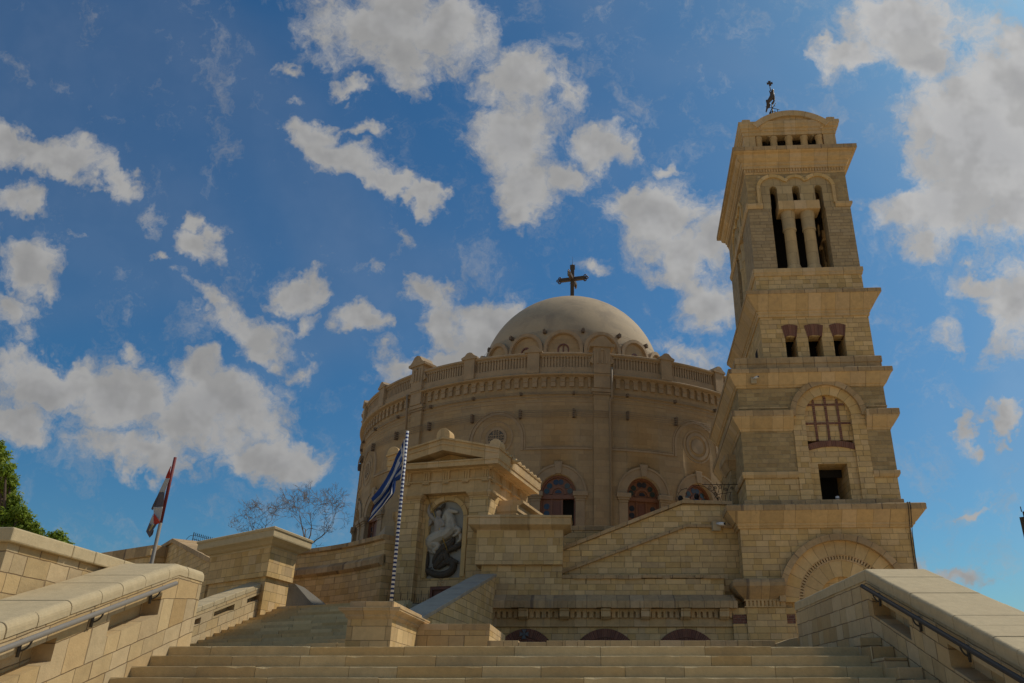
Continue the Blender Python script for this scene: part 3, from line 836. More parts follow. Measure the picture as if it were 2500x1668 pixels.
# corner pier at the top of that flight
c0 = at(Z2(755, 790), 22.5)
A = R(36); Bv = (math.sin(R(9)), math.cos(R(9)))
T = thing('corner_pier', 'massive corner pier with a heavy overhanging cap, half in sunlight', 'pier', (c0.x, c0.y, 0))
lx, ly = -3.05 * math.cos(A), 3.05 * math.sin(A)
def pierplan(g):  # corner, left, back
    return [(lx, ly), (0, 0), (1.42 * Bv[0], 1.42 * Bv[1]), (lx + 2.6 * Bv[0], ly + 2.6 * Bv[1])]
pp = pierplan(0)
mb = MB(); mb.sweep(pp, [(-.6, 1.9), (-.07, 1.9), (-.07, 3.15), (-.6, 3.15)], closed=True)
part('base', mb, m_pier, T)
mb = MB(); mb.sweep(pp, [(-.6, 3.12), (.02, 3.12), (.02, 3.92), (-.6, 3.92)], closed=True)
part('shaft', mb, m_pier, T)
mb = MB(); mb.sweep(pp, [(-.6, 3.9), (.03, 3.9), (.05, 3.94), (.14, 3.97), (.22, 4.03), (.36, 4.09), (.37, 4.12), (.37, 4.27), (.40, 4.29), (.41, 4.34), (.36, 4.37), (-.9, 4.37)], closed=True)
mb.extz([(p[0] * .9, p[1] * .9 + .3) for p in pp], 4.2, 4.36)
part('cap', mb, m_cope, T)

# rendered ramp between pier and wing wall
T = thing('sloping_buttress', 'smooth grey sloping buttress, shade put into its colour, at the foot of the corner pier', 'buttress', (-8.6, 23.6, 0))
a_ = at(ZL(1400, 600), 23.9); b_ = at(ZL(1480, 235), 24.3); c_ = at(ZL(1840, 560), 23.9)
mb = MB()
o3 = Vector((8.6, -23.6, 0))
P = [Vector((a_.x - .5, 23.9, 2.2)) + o3, Vector((c_.x, 23.9, c_.z - .15)) + o3, Vector((b_.x, 24.4, b_.z)) + o3, Vector((b_.x - .8, 24.4, b_.z)) + o3]
Q = [Vector((a_.x - .5, 25.2, 2.2)) + o3, Vector((c_.x + .3, 25.2, c_.z - .15)) + o3, Vector((b_.x, 25.2, b_.z)) + o3, Vector((b_.x - .8, 25.2, b_.z)) + o3]
mb.face(P); mb.face(Q)
for i in range(4): mb.face([P[i], P[(i + 1) % 4], Q[(i + 1) % 4], Q[i]])
part('buttress_body', mb, plain('shade_dark_render', (.15, .135, .11), vary=.2, scale=2, bump=.3), T)  # render colour taken darker to stand for the shade lying on it

# wing wall between the pier and the portico
KW = 28.4 / 24.5
T = thing('wing_wall', 'shaded curved wing wall with coping and projecting band, left of the portico', 'wall', (-6.46 * KW, 25.2 * KW, 0))
MB.G = KW
pts = []
q0, q1 = Vector((-6.45, 25.15)), Vector((-10.6, 28.3))
for i in range(9):
    f = i / 8; p = q1.lerp(q0, f); nrm = Vector((.6, .8)) * (.28 * math.sin(PI * f)); p += nrm
    pts.append((p.x + 6.46, p.y - 25.2))
mb = MB(); mb.sweep(pts, [(-.7, 1.0), (0, 1.0), (0, 4.6), (-.7, 4.6)])
part('wall_body', mb, m_wall, T)
mb = MB(); mb.sweep(pts, [(-.75, 4.595), (.02, 4.595), (.08, 4.62), (.10, 4.63), (.10, 4.76), (-.75, 4.76)])
part('coping', mb, m_slab, T, bevel=.01)
mb = MB(); mb.sweep(pts, [(-.1, 3.80), (.03, 3.80), (.12, 3.86), (.15, 3.88), (.15, 4.05), (.02, 4.16), (-.1, 4.16)])
part('string_band', mb, m_slab, T, bevel=.01)

MB.G = 1.0
# gabled wall and flat wall further left
G = Frame(at(ZE(1475, 470), 31.0).x, 31.0, 52)
ap = G.hit(ZE(1475, 425)); le = G.hit(ZE(1170, 612)); re = G.hit(ZE(2065, 735))
T = thing('gabled_wall', 'shaded gabled block wall with a sunlit sloping top, left of the corner pier', 'wall', (G.o[0], 31, 0), -R(52))
zb = 1.0
mb = MB(); th = .16
mb.ext([(le[0] + .1, zb), (re[0] - .02, zb), (re[0] - .02, re[1] - th), (ap[0], ap[1] - th), (le[0] + .1, le[1] - th)], 0, 2.2)
part('wall_body', mb, m_wall, T)
mb = MB()
mb.ext([(le[0] - .1, le[1]), (le[0] - .1, le[1] - th - .01), (ap[0], ap[1] - th), (re[0] + .05, re[1] - th), (re[0] + .05, re[1]), (ap[0], ap[1])], -.08, 2.3)
part('coping', mb, m_slab, T, bevel=.01)
r1 = at(ZE(1150, 520), 31.2); l1 = at(ZE(0, 705), 33.8)
d_ = math.degrees(math.atan2(l1.y - r1.y, r1.x - l1.x))
H = Frame(r1.x, r1.y, d_)
T = thing('flat_wall', 'shaded wall with a thick stained flat coping behind the silver flagpole', 'wall', (r1.x, r1.y, 0), -R(d_))
mb = MB(); mb.box(-6, .0, .08, .9, 1.0, r1.z - .42)
part('wall_body', mb, m_wall, T)
mb = MB(); mb.box(-6, .02, 0, 1.0, r1.z - .43, r1.z)
part('coping', mb, m_slab, T, bevel=.03)
mb = MB(); hb = H.hit(ZE(1078, 635), -.1); mb.box(hb[0] - .10, hb[0] + .13, -.16, .06, hb[1] - .16, hb[1] + .10)
part('corbel', mb, m_trim, T, bevel=.02)

# ornamental iron fence on the wall behind
YF = 33.5
a_ = at(ZE(1785, 345), YF); b_ = at(ZE(2195, 408), YF + 1.6)
T = thing('iron_fence', 'ornamental black iron fence panel against the sky behind the gabled wall', 'fence', (a_.x, a_.y, a_.z - 1.2))
o3 = Vector((a_.x, a_.y, a_.z - 1.2))
dv = Vector((b_.x - a_.x, b_.y - a_.y, 0)); 
mb = MB()
mb.tube([(0, 0, 0), (0, 0, 1.25)], .02, 6); mb.tube([dv, dv + Vector((0, 0, 1.2))], .02, 6)
part('post', mb, m_iron, T)
mb = MB()
for z in (.1, .62, .98, 1.14): mb.tube([(0, 0, z), dv + Vector((0, 0, z))], .012, 5)
part('rail', mb, m_iron, T)
for i in range(15):
    p = dv * (i / 14)
    mb = MB(); mb.tube([p + Vector((0, 0, .05)), p + Vector((0, 0, 1.24))], [.010, .008], 5)
    mb.tube([p + Vector((0, 0, 1.16)), p + Vector((0, 0, 1.20)), p + Vector((0, 0, 1.27))], [.006, .022, .002], 5)
    if i < 14:
        for zz, r in ((.8, .055), (.36, .08)):
            c = p + dv / 28 + Vector((0, 0, zz))
            mb.tube([c + dv.normalized() * r * math.cos(a) + Vector((0, 0, r * math.sin(a))) for a in [PI * 2 * q / 10 for q in range(11)]], .007, 4, caps=False)
    part('bar', mb, m_iron, T)
mb = MB()
mb.tube([(0, 0, 1.1)] + [(-.05 - .30 * q / 5, -.1, 1.10 - .45 * (q / 5) ** 1.8) for q in range(6)], .010, 5)
part('stay', mb, m_iron, T)

# ================================================================ portico with the relief
PY = 28.4; KP = PY / 24.5        # all portico sizes below are given in a 24.5 m module
o_ = at(Z3(745, 560), PY)
PF = Frame(o_.x, PY, 14)
MB.G = KP
T = thing('temple_portico', 'temple-like stone portico with pediment and arched relief niche', 'portico', (PF.o[0], PF.o[1], 0), -R(14))
ZB0 = 2.2
mb = MB()
mb.box(-1.46, -.84, .0, .5, ZB0, 5.74); mb.box(.84, 1.46, .0, .5, ZB0, 5.74)
part('pilaster', mb, m_wall, T)
mb = MB(); mb.box(-1.45, 1.45, .5, 3.7, ZB0, 5.92)
mb.box(-.838, -.74, .28, .498, ZB0, 5.93); mb.box(.74, .838, .28, .498, ZB0, 5.93)
mb.box(-.738, .738, .34, .498, 5.30, 5.93) if False else None
part('wall', mb, m_wall, T)
# panel with arched niche
nc, nr, ns = -.02, .56, 5.18
mb = MB()
arc = [(nc + nr * math.cos(a), ns + nr * math.sin(a)) for a in [PI * q / 20 for q in range(21)]]
mb.ext([(.74, ns), (.74, 5.93), (-.74, 5.93), (-.74, ns)] + [(x, z) for x, z in reversed(arc)], .30, .498)
mb.box(-.74, nc - nr, .30, .498, 3.38, ns); mb.box(nc + nr, .74, .30, .498, 3.38, ns)
mb.box(-.74, -.40, .30, .498, ZB0, 3.14); mb.box(.28, .74, .30, .498, ZB0, 3.14); mb.box(-.74, .74, .30, .498, 3.14, 3.38)
part('niche_panel', mb, m_wall, T)
mb = MB(); mb.arcring(nc, ns, nr + .015, nr + .155, 0, PI, .255, .302, 20)
mb.box(nc - nr - .155, nc - nr - .015, .255, .302, 3.40, ns); mb.box(nc + nr + .015, nc + nr + .155, .255, .302, 3.40, ns)
part('niche_surround', mb, m_vous, T)
mb = MB(); mb.box(nc - nr - .02, nc + nr + .02, .385, .495, 3.39, 5.80); part('relief_backing', mb, m_slate, T)
mb = MB(); mb.box(-.40, .28, .40, .46, ZB0, 3.14); part('door', mb, m_woodd, T)
mb = MB(); mb.box(-.40, .28, .32, .398, 3.05, 3.138); mb.box(-.40, -.33, .32, .398, ZB0, 3.05); mb.box(.21, .28, .32, .398, ZB0, 3.05); part('door_frame', mb, m_woodd, T)
mb = MB(); mb.tube([(-.06 + .10 * math.cos(a), .295, 3.265 + .10 * math.sin(a)) for a in [2 * PI * q / 24 for q in range(25)]], .010, 6)
for a in range(4):
    c, s_ = math.cos(a * PI / 2), math.sin(a * PI / 2)
    mb.tube([(-.06, .29, 3.265), (-.06 + .08 * c, .29, 3.265 + .08 * s_)], [.008, .016], 5)
part('cross_emblem', mb, m_trim, T)
# capitals, architrave, frieze
for s_ in (-1, 1):
    a, b_ = sorted((s_ * .84, s_ * 1.46))
    pth = [(a, .6), (a, 0), (b_, 0), (b_, .6)]
    mb = MB(); mb.sweep(pth, [(-.1, 5.74), (.02, 5.74), (.02, 5.78), (.05, 5.80), (.09, 5.86), (.10, 5.87), (.10, 5.925), (-.1, 5.925)])
    part('capital', mb, m_trim, T)
pe = [(-1.47, 3.8), (-1.47, -.02), (1.47, -.02), (1.47, 3.8)]
mb = MB(); mb.sweep(pe, [(-.6, 5.93), (0, 5.93), (0, 6.28), (.05, 6.285), (.05, 6.34), (-.02, 6.345), (-.02, 6.62), (-.6, 6.62)])
mb.box(-.9, .9, .5, 3.7, 5.95, 6.6)
part('entablature', mb, m_trim, T)
def trig(mb, x, t, rot=None):
    w = .115
    for q in (-1, 0, 1):
        mb.box(x + q * .083 - .030, x + q * .083 + .030, t - .045, t + .03, 6.35, 6.585)
    mb.box(x - w, x + w, t - .018, t + .02, 6.35, 6.60); mb.box(x - w - .01, x + w + .01, t - .05, t + .02, 6.585, 6.635)
    mb.box(x - w, x + w, t - .075, t + .0, 6.235, 6.279)
    for q in range(5): mb.tube([(x - .09 + q * .045, t - .055, 6.235), (x - .09 + q * .045, t - .055, 6.195)], [.012, .017], 6)
for x in (-1.33, -.67, 0, .67, 1.33):
    mb = MB(); trig(mb, x, -.005); part('triglyph', mb, m_trim, T)
for y in (.2, 1.1, 2.0, 2.9):
    mb = MB(); mb.X = Matrix.Translation((1.475, y, 0)) @ Matrix.Rotation(PI / 2, 4, 'Z'); trig(mb, 0, -.0); part('triglyph', mb, m_trim, T)
mb = MB(); mb.sweep(pe, [(-.5, 6.62), (.02, 6.62), (.08, 6.64), (.10, 6.67), (.36, 6.675), (.36, 6.655), (.40, 6.655), (.40, 6.78), (.43, 6.80), (.43, 6.84), (-.5, 6.84)])
part('cornice', mb, m_trim, T)
# pediment
hw = 1.90; e0, e1, a0, a1 = 6.845, 7.10, 7.20, 7.56
mb = MB(); mb.ext([(-1.6, 6.84), (1.6, 6.84), (0, 7.30)], .12, .5); part('tympanum', mb, m_wall, T)
mb = MB()
mb.ext([(-hw, e0), (-1.42, e0 + .001), (0, a0), (0, a1), (-hw, e1)], -.44, 3.9); mb.ext([(1.42, e0 + .001), (hw, e0), (hw, e1), (0, a1), (0, a0)], -.44, 3.9)
part('roof', mb, m_trim, T)
mb = MB()
for s_ in (-1, 1):
    mb.ext([(s_ * (hw + .03), e1 - .005), (0, a1 - .005), (0, a1 + .06), (s_ * (hw + .03), e1 + .055)], -.50, 3.9)
    mb.ext([(s_ * (hw - .05), e0 + .12), (0, a0 + .19), (0, a0 + .24), (s_ * (hw - .05), e0 + .17)], -.47, -.439)
part('raking_moulding', mb, m_trim, T, bevel=.01)
def acroter(x, zb, h, w, t0, t1):
    mb = MB(); n = 14; pts = []
    for q in range(n + 1):
        a = PI * q / n; pts.append((x + w * .5 * math.cos(a) * (1 + .12 * math.sin(2 * a) ** 2), zb + h * math.sin(a) ** .9))
    mb.ext(pts, t0, t1); part('acroterion', mb, m_trim, T, bevel=.02)
acroter(-.04, a1 + .02, .36, .46, -.42, -.02)
acroter(1.74, e1 + .05, .30, .40, -.42, -.02); acroter(-1.74, e1 + .05, .30, .40, -.42, -.02)
for i in range(9):
    y = .15 + i * .42; mb = MB()
    pts = [(0, 0), (.30, 0), (.30, .05), (.22, .09), (.15, .13), (.08, .09), (0, .05)]
    mb.X = Matrix.Translation((hw - .02, y, e1 - .01)) @ Matrix.Rotation(PI / 2, 4, 'Z'); mb.ext(pts, -.05, .05)
    part('antefix', mb, m_trim, T)
# projecting gargoyle spout on the right eave
mb = MB(); gz = 6.98
mb.tube([(hw - .1, .75, gz), (hw + .12, .75, gz + .02), (hw + .26, .74, gz + .03)], [.07, .06, .035], 8); mb.sphere((hw + .06, .74, gz + .06), .085, 8)
mb.tube([(hw + .2, .74, gz + .02), (hw + .42, .73, gz + .04)], [.015, .01], 5)
part('spout', mb, m_trim, T)
# side wings with ornate capitals
for s_ in (-1, 1):
    a, b_ = sorted((s_ * 1.452, s_ * 2.05))
    mb = MB(); mb.box(a, b_, .85, 3.6, ZB0, 5.42); part('side_pier', mb, m_wall, T)
    pth = [(a, 3.6), (a, .85), (b_, .85), (b_, 3.6)]
    mb = MB(); mb.sweep(pth, [(-.1, 4.86), (.025, 4.86), (.025, 4.90), (.03, 5.28), (.06, 5.31), (.06, 5.36), (.10, 5.42), (.10, 5.60), (-.1, 5.60)])
    mb.box(a + .02, b_ - .02, .9, 3.5, 5.3, 5.58)
    part('side_capital', mb, m_trim, T)
    mb = MB(); rr = random.Random(3)
    for row in range(4):
        for q in range(8):
            x = a + .05 + q * (b_ - a - .1) / 7; z = 4.94 + row * .09
            mb.sphere((x + (.03 if row % 2 else -.0), .815, z), .038, 6, (1, .7, 1))
            mb.sphere(((b_ if s_ > 0 else a) + s_ * .035, .92 + q * .09, z), .036, 6, (.7, 1, 1))
    part('carved_foliage', mb, m_trim, T)
mb = MB(); mb.sweep([(1.46, 3.7), (1.46, 3.75)][:0] or [(2.05, .95), (2.05, 3.75)], [(-.1, 5.60), (.08, 5.60), (.20, 5.68), (.22, 5.70), (.22, 5.78), (-.6, 5.82), (-.6, 5.60)])
part('side_moulding', mb, m_trim, T)

# relief sculpture
def blob_figure(name, chains, mat, parent, vox=.009, blobs=()):
    mb = MB()
    for pts, rs in chains:
        P = [Vector(p) for p in pts]
        # catmull resample
        out, ro = [], []
        for i in range(len(P) - 1):
            p0_, p1_, p2_, p3_ = P[max(i - 1, 0)], P[i], P[i + 1], P[min(i + 2, len(P) - 1)]
            for q in range(4):
                t_ = q / 4
                out.append(.5 * ((2 * p1_) + (p2_ - p0_) * t_ + (2 * p0_ - 5 * p1_ + 4 * p2_ - p3_) * t_ * t_ + (3 * p1_ - p0_ - 3 * p2_ + p3_) * t_ ** 3))
                ro.append(rs[i] * (1 - t_) + rs[i + 1] * t_)
        out.append(P[-1]); ro.append(rs[-1])
        mb.tube(out, ro, 10)
        mb.sphere(out[0], ro[0], 8); mb.sphere(out[-1], ro[-1], 8)
    for c, r, sc in blobs: mb.sphere(c, r, 10, sc)
    mb.sm = [True] * len(mb.sm)
    o = part(name, mb, mat, parent, weld=False)
    md = o.modifiers.new('join', 'REMESH'); md.mode = 'VOXEL'; md.voxel_size = vox; md.use_smooth_shade = True
    md2 = o.modifiers.new('smooth', 'SMOOTH'); md2.iterations = 1; md2.factor = .5
    return o
def rp(x, y, t=.36):
    s_, z = PF.hit(ZR(x, y), t * KP)
    return (s_ / KP, t, z / KP)
RL = thing('relief_sculpture', 'carved relief of a rider on a rearing pale horse above a dark dragon', 'relief', (PF.o[0], PF.o[1], 0), -R(14))
k = 1 / 5.6 * .0136 * 1.0   # metres per zoom unit
def rr_(*v): return [x * k for x in v]
horse = [
 ([rp(330, 880), rp(300, 800, .34), rp(400, 730, .33), rp(500, 690, .32), rp(580, 610, .32)], rr_(60, 85, 88, 82, 78)),
 ([rp(560, 620, .32), rp(560, 500, .31), rp(520, 420, .31), rp(550, 380, .31)], rr_(82, 66, 52, 38)),
 ([rp(545, 378, .30), rp(600, 385, .30), rp(650, 395, .30)], rr_(40, 28, 20)),
 ([rp(560, 350, .31), rp(550, 335, .31)], rr_(10, 4)),
 ([rp(600, 620, .30), rp(680, 640, .28), rp(650, 690, .27), rp(600, 720, .27)], rr_(48, 30, 20, 15)),
 ([rp(600, 640, .33), rp(690, 700, .33), rp(690, 770, .32), rp(660, 800, .32)], rr_(40, 26, 17, 12)),
 ([rp(310, 820, .32), rp(390, 860, .29), rp(330, 920, .28), rp(345, 950, .28)], rr_(72, 42, 24, 18)),
 ([rp(290, 840, .36), rp(270, 900, .36), rp(300, 940, .36), rp(340, 955, .35)], rr_(60, 34, 24, 18)),
 ([rp(270, 770, .36), rp(210, 780, .36), rp(185, 830, .36), rp(215, 880, .37)], rr_(28, 24, 26, 10)),
 ([rp(500, 400, .30), rp(470, 470, .30), rp(475, 540, .30)], rr_(24, 26, 20)),
]
blob_figure('horse', horse, m_marble, RL)
m_skin, t, b = newmat('weathered_plaster_tint'); 
m_rid = plain('relief_rider', (0.37, 0.32, 0.26), rough=.55, vary=.25, scale=6, bump=.3, stain=(.22, .17, .12), sscale=4)
rider = [
 ([rp(400, 660, .29), rp(395, 580, .28), rp(390, 500, .28), rp(395, 450, .28)], rr_(52, 56, 56, 26)),
 ([rp(398, 440, .27), rp(400, 410, .26), rp(402, 380, .27)], rr_(32, 38, 34)),
 ([rp(350, 500, .27), rp(285, 440, .27), rp(262, 360, .26), rp(290, 285, .25)], rr_(34, 28, 22, 15)),
 ([rp(430, 510, .27), rp(470, 570, .24), rp(400, 590, .23)], rr_(30, 24, 15)),
 ([rp(410, 660, .27), rp(490, 640, .25), rp(480, 720, .25), rp(430, 760, .25)], rr_(44, 34, 24, 18)),
 ([rp(350, 640, .27), rp(345, 690, .26), rp(350, 700, .26)], rr_(20, 14, 10)),
 ([rp(330, 500, .36), rp(280, 540, .37), rp(250, 600, .37), rp(270, 560, .37)], rr_(40, 50, 22, 30)),
 ([rp(300, 440, .36), rp(255, 480, .36), rp(240, 560, .37)], rr_(40, 36, 20)),
]
ro = blob_figure('rider', rider, m_rid, RL)
mb = MB(); c = Vector(rp(400, 375, .28)); mb.sphere(c, 42 * k, 10)
mb.tube([c + Vector((.03, 0, .02)), Vector(rp(470, 310, .30)), Vector(rp(490, 272, .31))], rr_(14, 26, 6), 8)
part('helmet', mb, m_dragon, RL)
drag = [
 ([rp(200, 900), rp(240, 1000, .34), rp(225, 1120, .34), rp(200, 1190, .34)], rr_(12, 32, 36, 26)),
 ([rp(220, 1180, .34), rp(330, 1240, .33), rp(450, 1255, .33), rp(560, 1210, .33), rp(600, 1130, .32), rp(560, 1050, .31)], rr_(30, 42, 48, 48, 46, 42)),
 ([rp(560, 1060, .31), rp(610, 1070, .29), rp(650, 1080, .28)], rr_(34, 30, 22)),
 ([rp(540, 1080, .31), rp(500, 990, .30), rp(520, 930, .30), rp(600, 890, .31), rp(680, 850, .33), rp(705, 810, .35)], rr_(44, 40, 34, 40, 36, 8)),
 ([rp(330, 1080, .35), rp(370, 990, .34), rp(450, 900, .34), rp(540, 850, .33), rp(600, 770, .33), rp(590, 735, .33)], rr_(26, 40, 50, 52, 30, 6)),
 ([rp(360, 1130, .33), rp(430, 1040, .32), rp(470, 960, .32)], rr_(44, 60, 44)),
 ([rp(400, 1150, .32), rp(480, 1090, .31)], rr_(30, 40)),
 ([rp(210, 1210), rp(190, 1270), rp(180, 1285)], rr_(22, 10, 5)), ([rp(230, 1230), rp(250, 1270)], rr_(16, 7)),
 ([rp(620, 910, .35), rp(640, 930, .36)], rr_(14, 6)),
]
blob_figure('dragon', drag, m_dragon, RL)
mb = MB()
for q in range(9):
    x, y = 505 - q * 5, 385 + q * 20
    mb.tube([rp(x + 22, y, .27), rp(x, y + 6, .25), rp(x - 16, y + 20, .27)], rr_(9, 8, 2), 6)
for q in range(5): mb.tube([rp(205 + q * 4, 790 + q * 8, .33), rp(185 + q * 4, 840 + q * 4, .31), rp(205 + q * 6, 880, .34)], rr_(6, 8, 2), 5)
part('mane_and_tail', mb, m_marble, RL)
mb = MB()
for q in range(7):
    mb.tube([rp(330 - q * 4, 470 + q * 10, .27), rp(270 - q * 2, 500 + q * 14, .27), rp(236 + q * 2, 545 + q * 14, .31)], rr_(9, 9, 3), 6)
for q in range(6): mb.tube([rp(365 + q * 14, 620, .24), rp(362 + q * 15, 680, .24)], rr_(7, 4), 5)
part('cape_folds', mb, m_rid, RL)
mb = MB()
for q in range(9):
    mb.tube([rp(345 + q * 6, 1110 - q * 22, .27), rp(400 + q * 8, 1080 - q * 20, .24), rp(455 + q * 9, 1060 - q * 19, .27)], rr_(6, 9, 3), 5)
for q in range(8): mb.tube([rp(222 + 3 * math.sin(q), 930 + q * 32, .29), rp(250, 945 + q * 32, .28), rp(262, 925 + q * 32, .31)], rr_(4, 8, 3), 5)
for q in range(10):
    a = R(200 + q * 16); mb.tube([rp(440 + 150 * math.cos(a), 1110 - 130 * math.sin(a), .25), rp(440 + 178 * math.cos(a), 1110 - 158 * math.sin(a), .27)], rr_(10, 3), 5)
part('dragon_ribs', mb, m_dragon, RL)
mb = MB(); mb.tube([rp(235, 145, .20), rp(512, 912, .18)], .017, 8); part('spear', mb, m_gold, RL)

MB.G = 1.0
# spiked fence in front of the portico
T = thing('spiked_railing', 'low black spiked railing behind the striped pole, in front of the portico', 'railing', (PF.o[0], PF.o[1], 0), -R(14))
fb = PF.hit(ZG(230, 600), -1.0)
z0 = fb[1]
fe = PF.hit(ZG(860, 560), -1.0)[0]; fs = PF.hit(ZG(30, 500), -1.0)[0]
for z in (.10,):
    mb = MB(); mb.tube([(fs, -1, z0 + .02), (fe + .2, -1, z0 + .02)], .012, 6); part('rail', mb, m_iron, T)
n = 0; x = fs
while x < fe + .15:
    mb = MB(); h = .40 if n % 3 == 0 else .17
    mb.tube([(x, -1, zplat - .01), (x, -1, z0 + h), (x, -1, z0 + h + .05)], [.008, .007, .001], 5)
    part('spike', mb, m_iron, T); x += .084; n += 1

# right stringer: sloping wall in front of the portico
far = at(ZG(2110, 10), 26.85)
psi = R(5); n_ = (math.cos(psi), -math.sin(psi))
def diag(p):
    r = ray(*p); kk = (far.x * n_[0] + far.y * n_[1]) / (r.x * n_[0] + r.y * n_[1]); q = r * kk
    return ((q.x - far.x) * math.sin(psi) + (q.y - far.y) * math.cos(psi), q.z)
dn = diag(ZG(770, 790))
T = thing('stringer_wall', 'shaded sloping stringer wall with smooth grey top, in front of the portico', 'wall', (far.x, far.y, 0), -psi)
mb = MB()
sl_ = (far.z - dn[1]) / (0 - dn[0])
ya, za = dn[0] - 1.2, dn[1] - sl_ * 1.2
mb.extx([(ya, LZ - .1), (.0, LZ - .1), (.0, far.z - .10), (ya, za - .10)], -.55, 0)
part('wall_body', mb, m_wall, T)
mb = MB(); y = ya
while y < 0:
    y1 = min(y + .62, .06); zA, zB = za + sl_ * (y - ya), za + sl_ * (y1 - ya); j = random.uniform(-.004, .004)
    mb.extx([(y + .003, zA - .10), (y1 - .003, zB - .10), (y1 - .003, zB + j), (y + .003, zA + j)], -.66, .03); y = y1
part('coping', mb, plain('grey_coping', (0.36, 0.31, 0.235), vary=.2, scale=3, bump=.3, stain=(.22, .19, .16)), T, bevel=.012)

# ================================================================ big shaded retaining wall (local frame = world shifted to Y=27)
WF = Frame(0, 27, 0)
T = thing('retaining_wall', 'large shaded retaining wall with bracketed ledge and brick arches', 'wall', (0, 27, 0))
xl_, xr2 = -3.62, 4.66
# lower wall with three segmental brick arches
arches = [(-2.07, .74), (.49, .80), (3.10, .80)]
mb = MB(); xp_ = xl_
zt_ = 2.16; asp = 1.77; rise_ = .335
for cx_, hwid in arches:
    mb.box(xp_, cx_ - hwid, .1, .9, -1, zt_)
    Rr = (hwid ** 2 + rise_ ** 2) / (2 * rise_); zc_ = asp + rise_ - Rr; a0_ = math.acos(hwid / Rr)
    arc = [(cx_ + Rr * math.cos(a), zc_ + Rr * math.sin(a)) for a in [a0_ + (PI - 2 * a0_) * q / 14 for q in range(15)]]
    mb.ext([(cx_ + hwid, zt_), (cx_ - hwid, zt_)] + list(reversed(arc)), .1, .9)
    xp_ = cx_ + hwid
mb.box(xp_, xr2, .1, .9, -1, zt_)
part('lower_wall', mb, m_wall, T)
for cx_, hwid in arches:
    Rr = (hwid ** 2 + rise_ ** 2) / (2 * rise_); zc_ = asp + rise_ - Rr; a0_ = math.acos(hwid / Rr)
    mb = MB(); mb.arcring(cx_, zc_, Rr - .27, Rr - .006, a0_ + .02, PI - a0_ - .02, .06, .5, 20, vh=.26)
    mb.arcring(cx_, zc_, Rr - .55, Rr - .275, a0_ + .02, PI - a0_ - .02, .085, .5, 20, vh=.26)
    part('brick_arch', mb, m_brickr, T)
    mb = MB(); mb.box(cx_ - hwid + .03, cx_ + hwid - .03, .35, .8, -1, asp - .1); part('arch_recess', mb, m_brick, T)
# cross on the left arch
cc = WF.hit(ZD(0, 0), 0); cx0, cz0 = WF.hit((1200 + 620 / 7.833, 1460 + 690 / 7.833), 0)
mb = MB()
for q in range(4):
    c_, s_ = math.cos(q * PI / 2), math.sin(q * PI / 2)
    pr = [(.012, -.018), (.15, -.075), (.135, 0), (.15, .075), (.012, .018)]
    pts = [(cx0 + c_ * a - s_ * b_, cz0 + s_ * a + c_ * b_) for a, b_ in pr]
    mb.ext(pts, .01, .055)
part('iron_cross', mb, plain('grey_metal_cross', (.12, .13, .14), rough=.5, metal=.4), T)
mb = MB(); mb.box(xl_, xr2 + .02, .02, .9, 2.163, 2.22); mb.box(xl_, xr2 + .04, .05, .9, 2.222, 2.40); part('string_course', mb, m_trim, T)
# corbel table
mb = MB(); mb.box(xl_, xr2, .06, .9, 2.402, 2.70)
part('corbel_back', mb, m_trim, T)
bx = [WF.hit(Z4(x, 1260), -.2)[0] for x in (242, 557, 875, 1182, 1487, 1785)]
for x in bx:
    mb = MB(); w = .155
    mb.extx([(.05, 2.37), (-.06, 2.37), (-.17, 2.43), (-.23, 2.45), (-.23, 2.62), (-.28, 2.65), (-.28, 2.698), (.05, 2.698)], x - w, x + w)
    part('bracket', mb, m_trim, T, bevel=.008)
mb = MB()
ed = [xl_] + [e for x in bx for e in (x - .155, x + .155)] + [xr2]
for i in range(0, len(ed), 2):
    a, b_ = ed[i] + .004, ed[i + 1] - .004
    if b_ - a < .1: continue
    n = max(1, round((b_ - a) / .19)); w = (b_ - a) / n; ow = .035
    for q in range(n):
        x = a + q * w; m_ = x + w / 2
        mb.box(x + ow, x + w - ow, -.06, .06, 2.43, 2.60)
    z_ = 2.60
    for q in range(n):
        x = a + q * w
        mb.ext([(x, z_), (x + ow * .0 + .001, z_), (x + .001, 2.62), (x + ow, z_), (x + w - ow, z_), (x + w - .001, 2.62), (x + w, z_), (x + w, 2.698), (x, 2.698)], -.06, .06)
part('corbel_table', mb, m_trim, T)
mb = MB(); x = xl_; rr = random.Random(8)
while x < xr2 + .1:
    L = rr.uniform(.3, .6); x1 = min(x + L, xr2 + .12); j = rr.uniform(-.006, .006)
    mb.box(x + .002, x1 - .002, -.36 + j, .4, 2.70 + (rr.uniform(0, .02) if rr.random() < .3 else 0), 2.925); x = x1
part('ledge', mb, m_slab, T, bevel=.01)
mb = MB(); mb.extx([(-.34, 2.927), (.5, 2.927), (.5, 3.16), (.14, 3.16)], xl_, xr2 + .08); part('ledge_slope', mb, m_slab, T)
# middle wall
mb = MB(); mb.box(-.94, 4.47, .2, 1.2, 3.1, 3.68); part('middle_wall', mb, m_wall, T)
mb = MB(); x = -.94
while x < 4.5:
    L = rr.uniform(.25, .8); x1 = min(x + L, 4.52); j = rr.uniform(-.015, .01)
    mb.box(x + .002, x1 - .002, .12 + j + (.06 if rr.random() < .25 else 0), 1.2, 3.682 + rr.uniform(-.02, .02), 3.80); x = x1
part('middle_coping', mb, m_slab, T, bevel=.012)
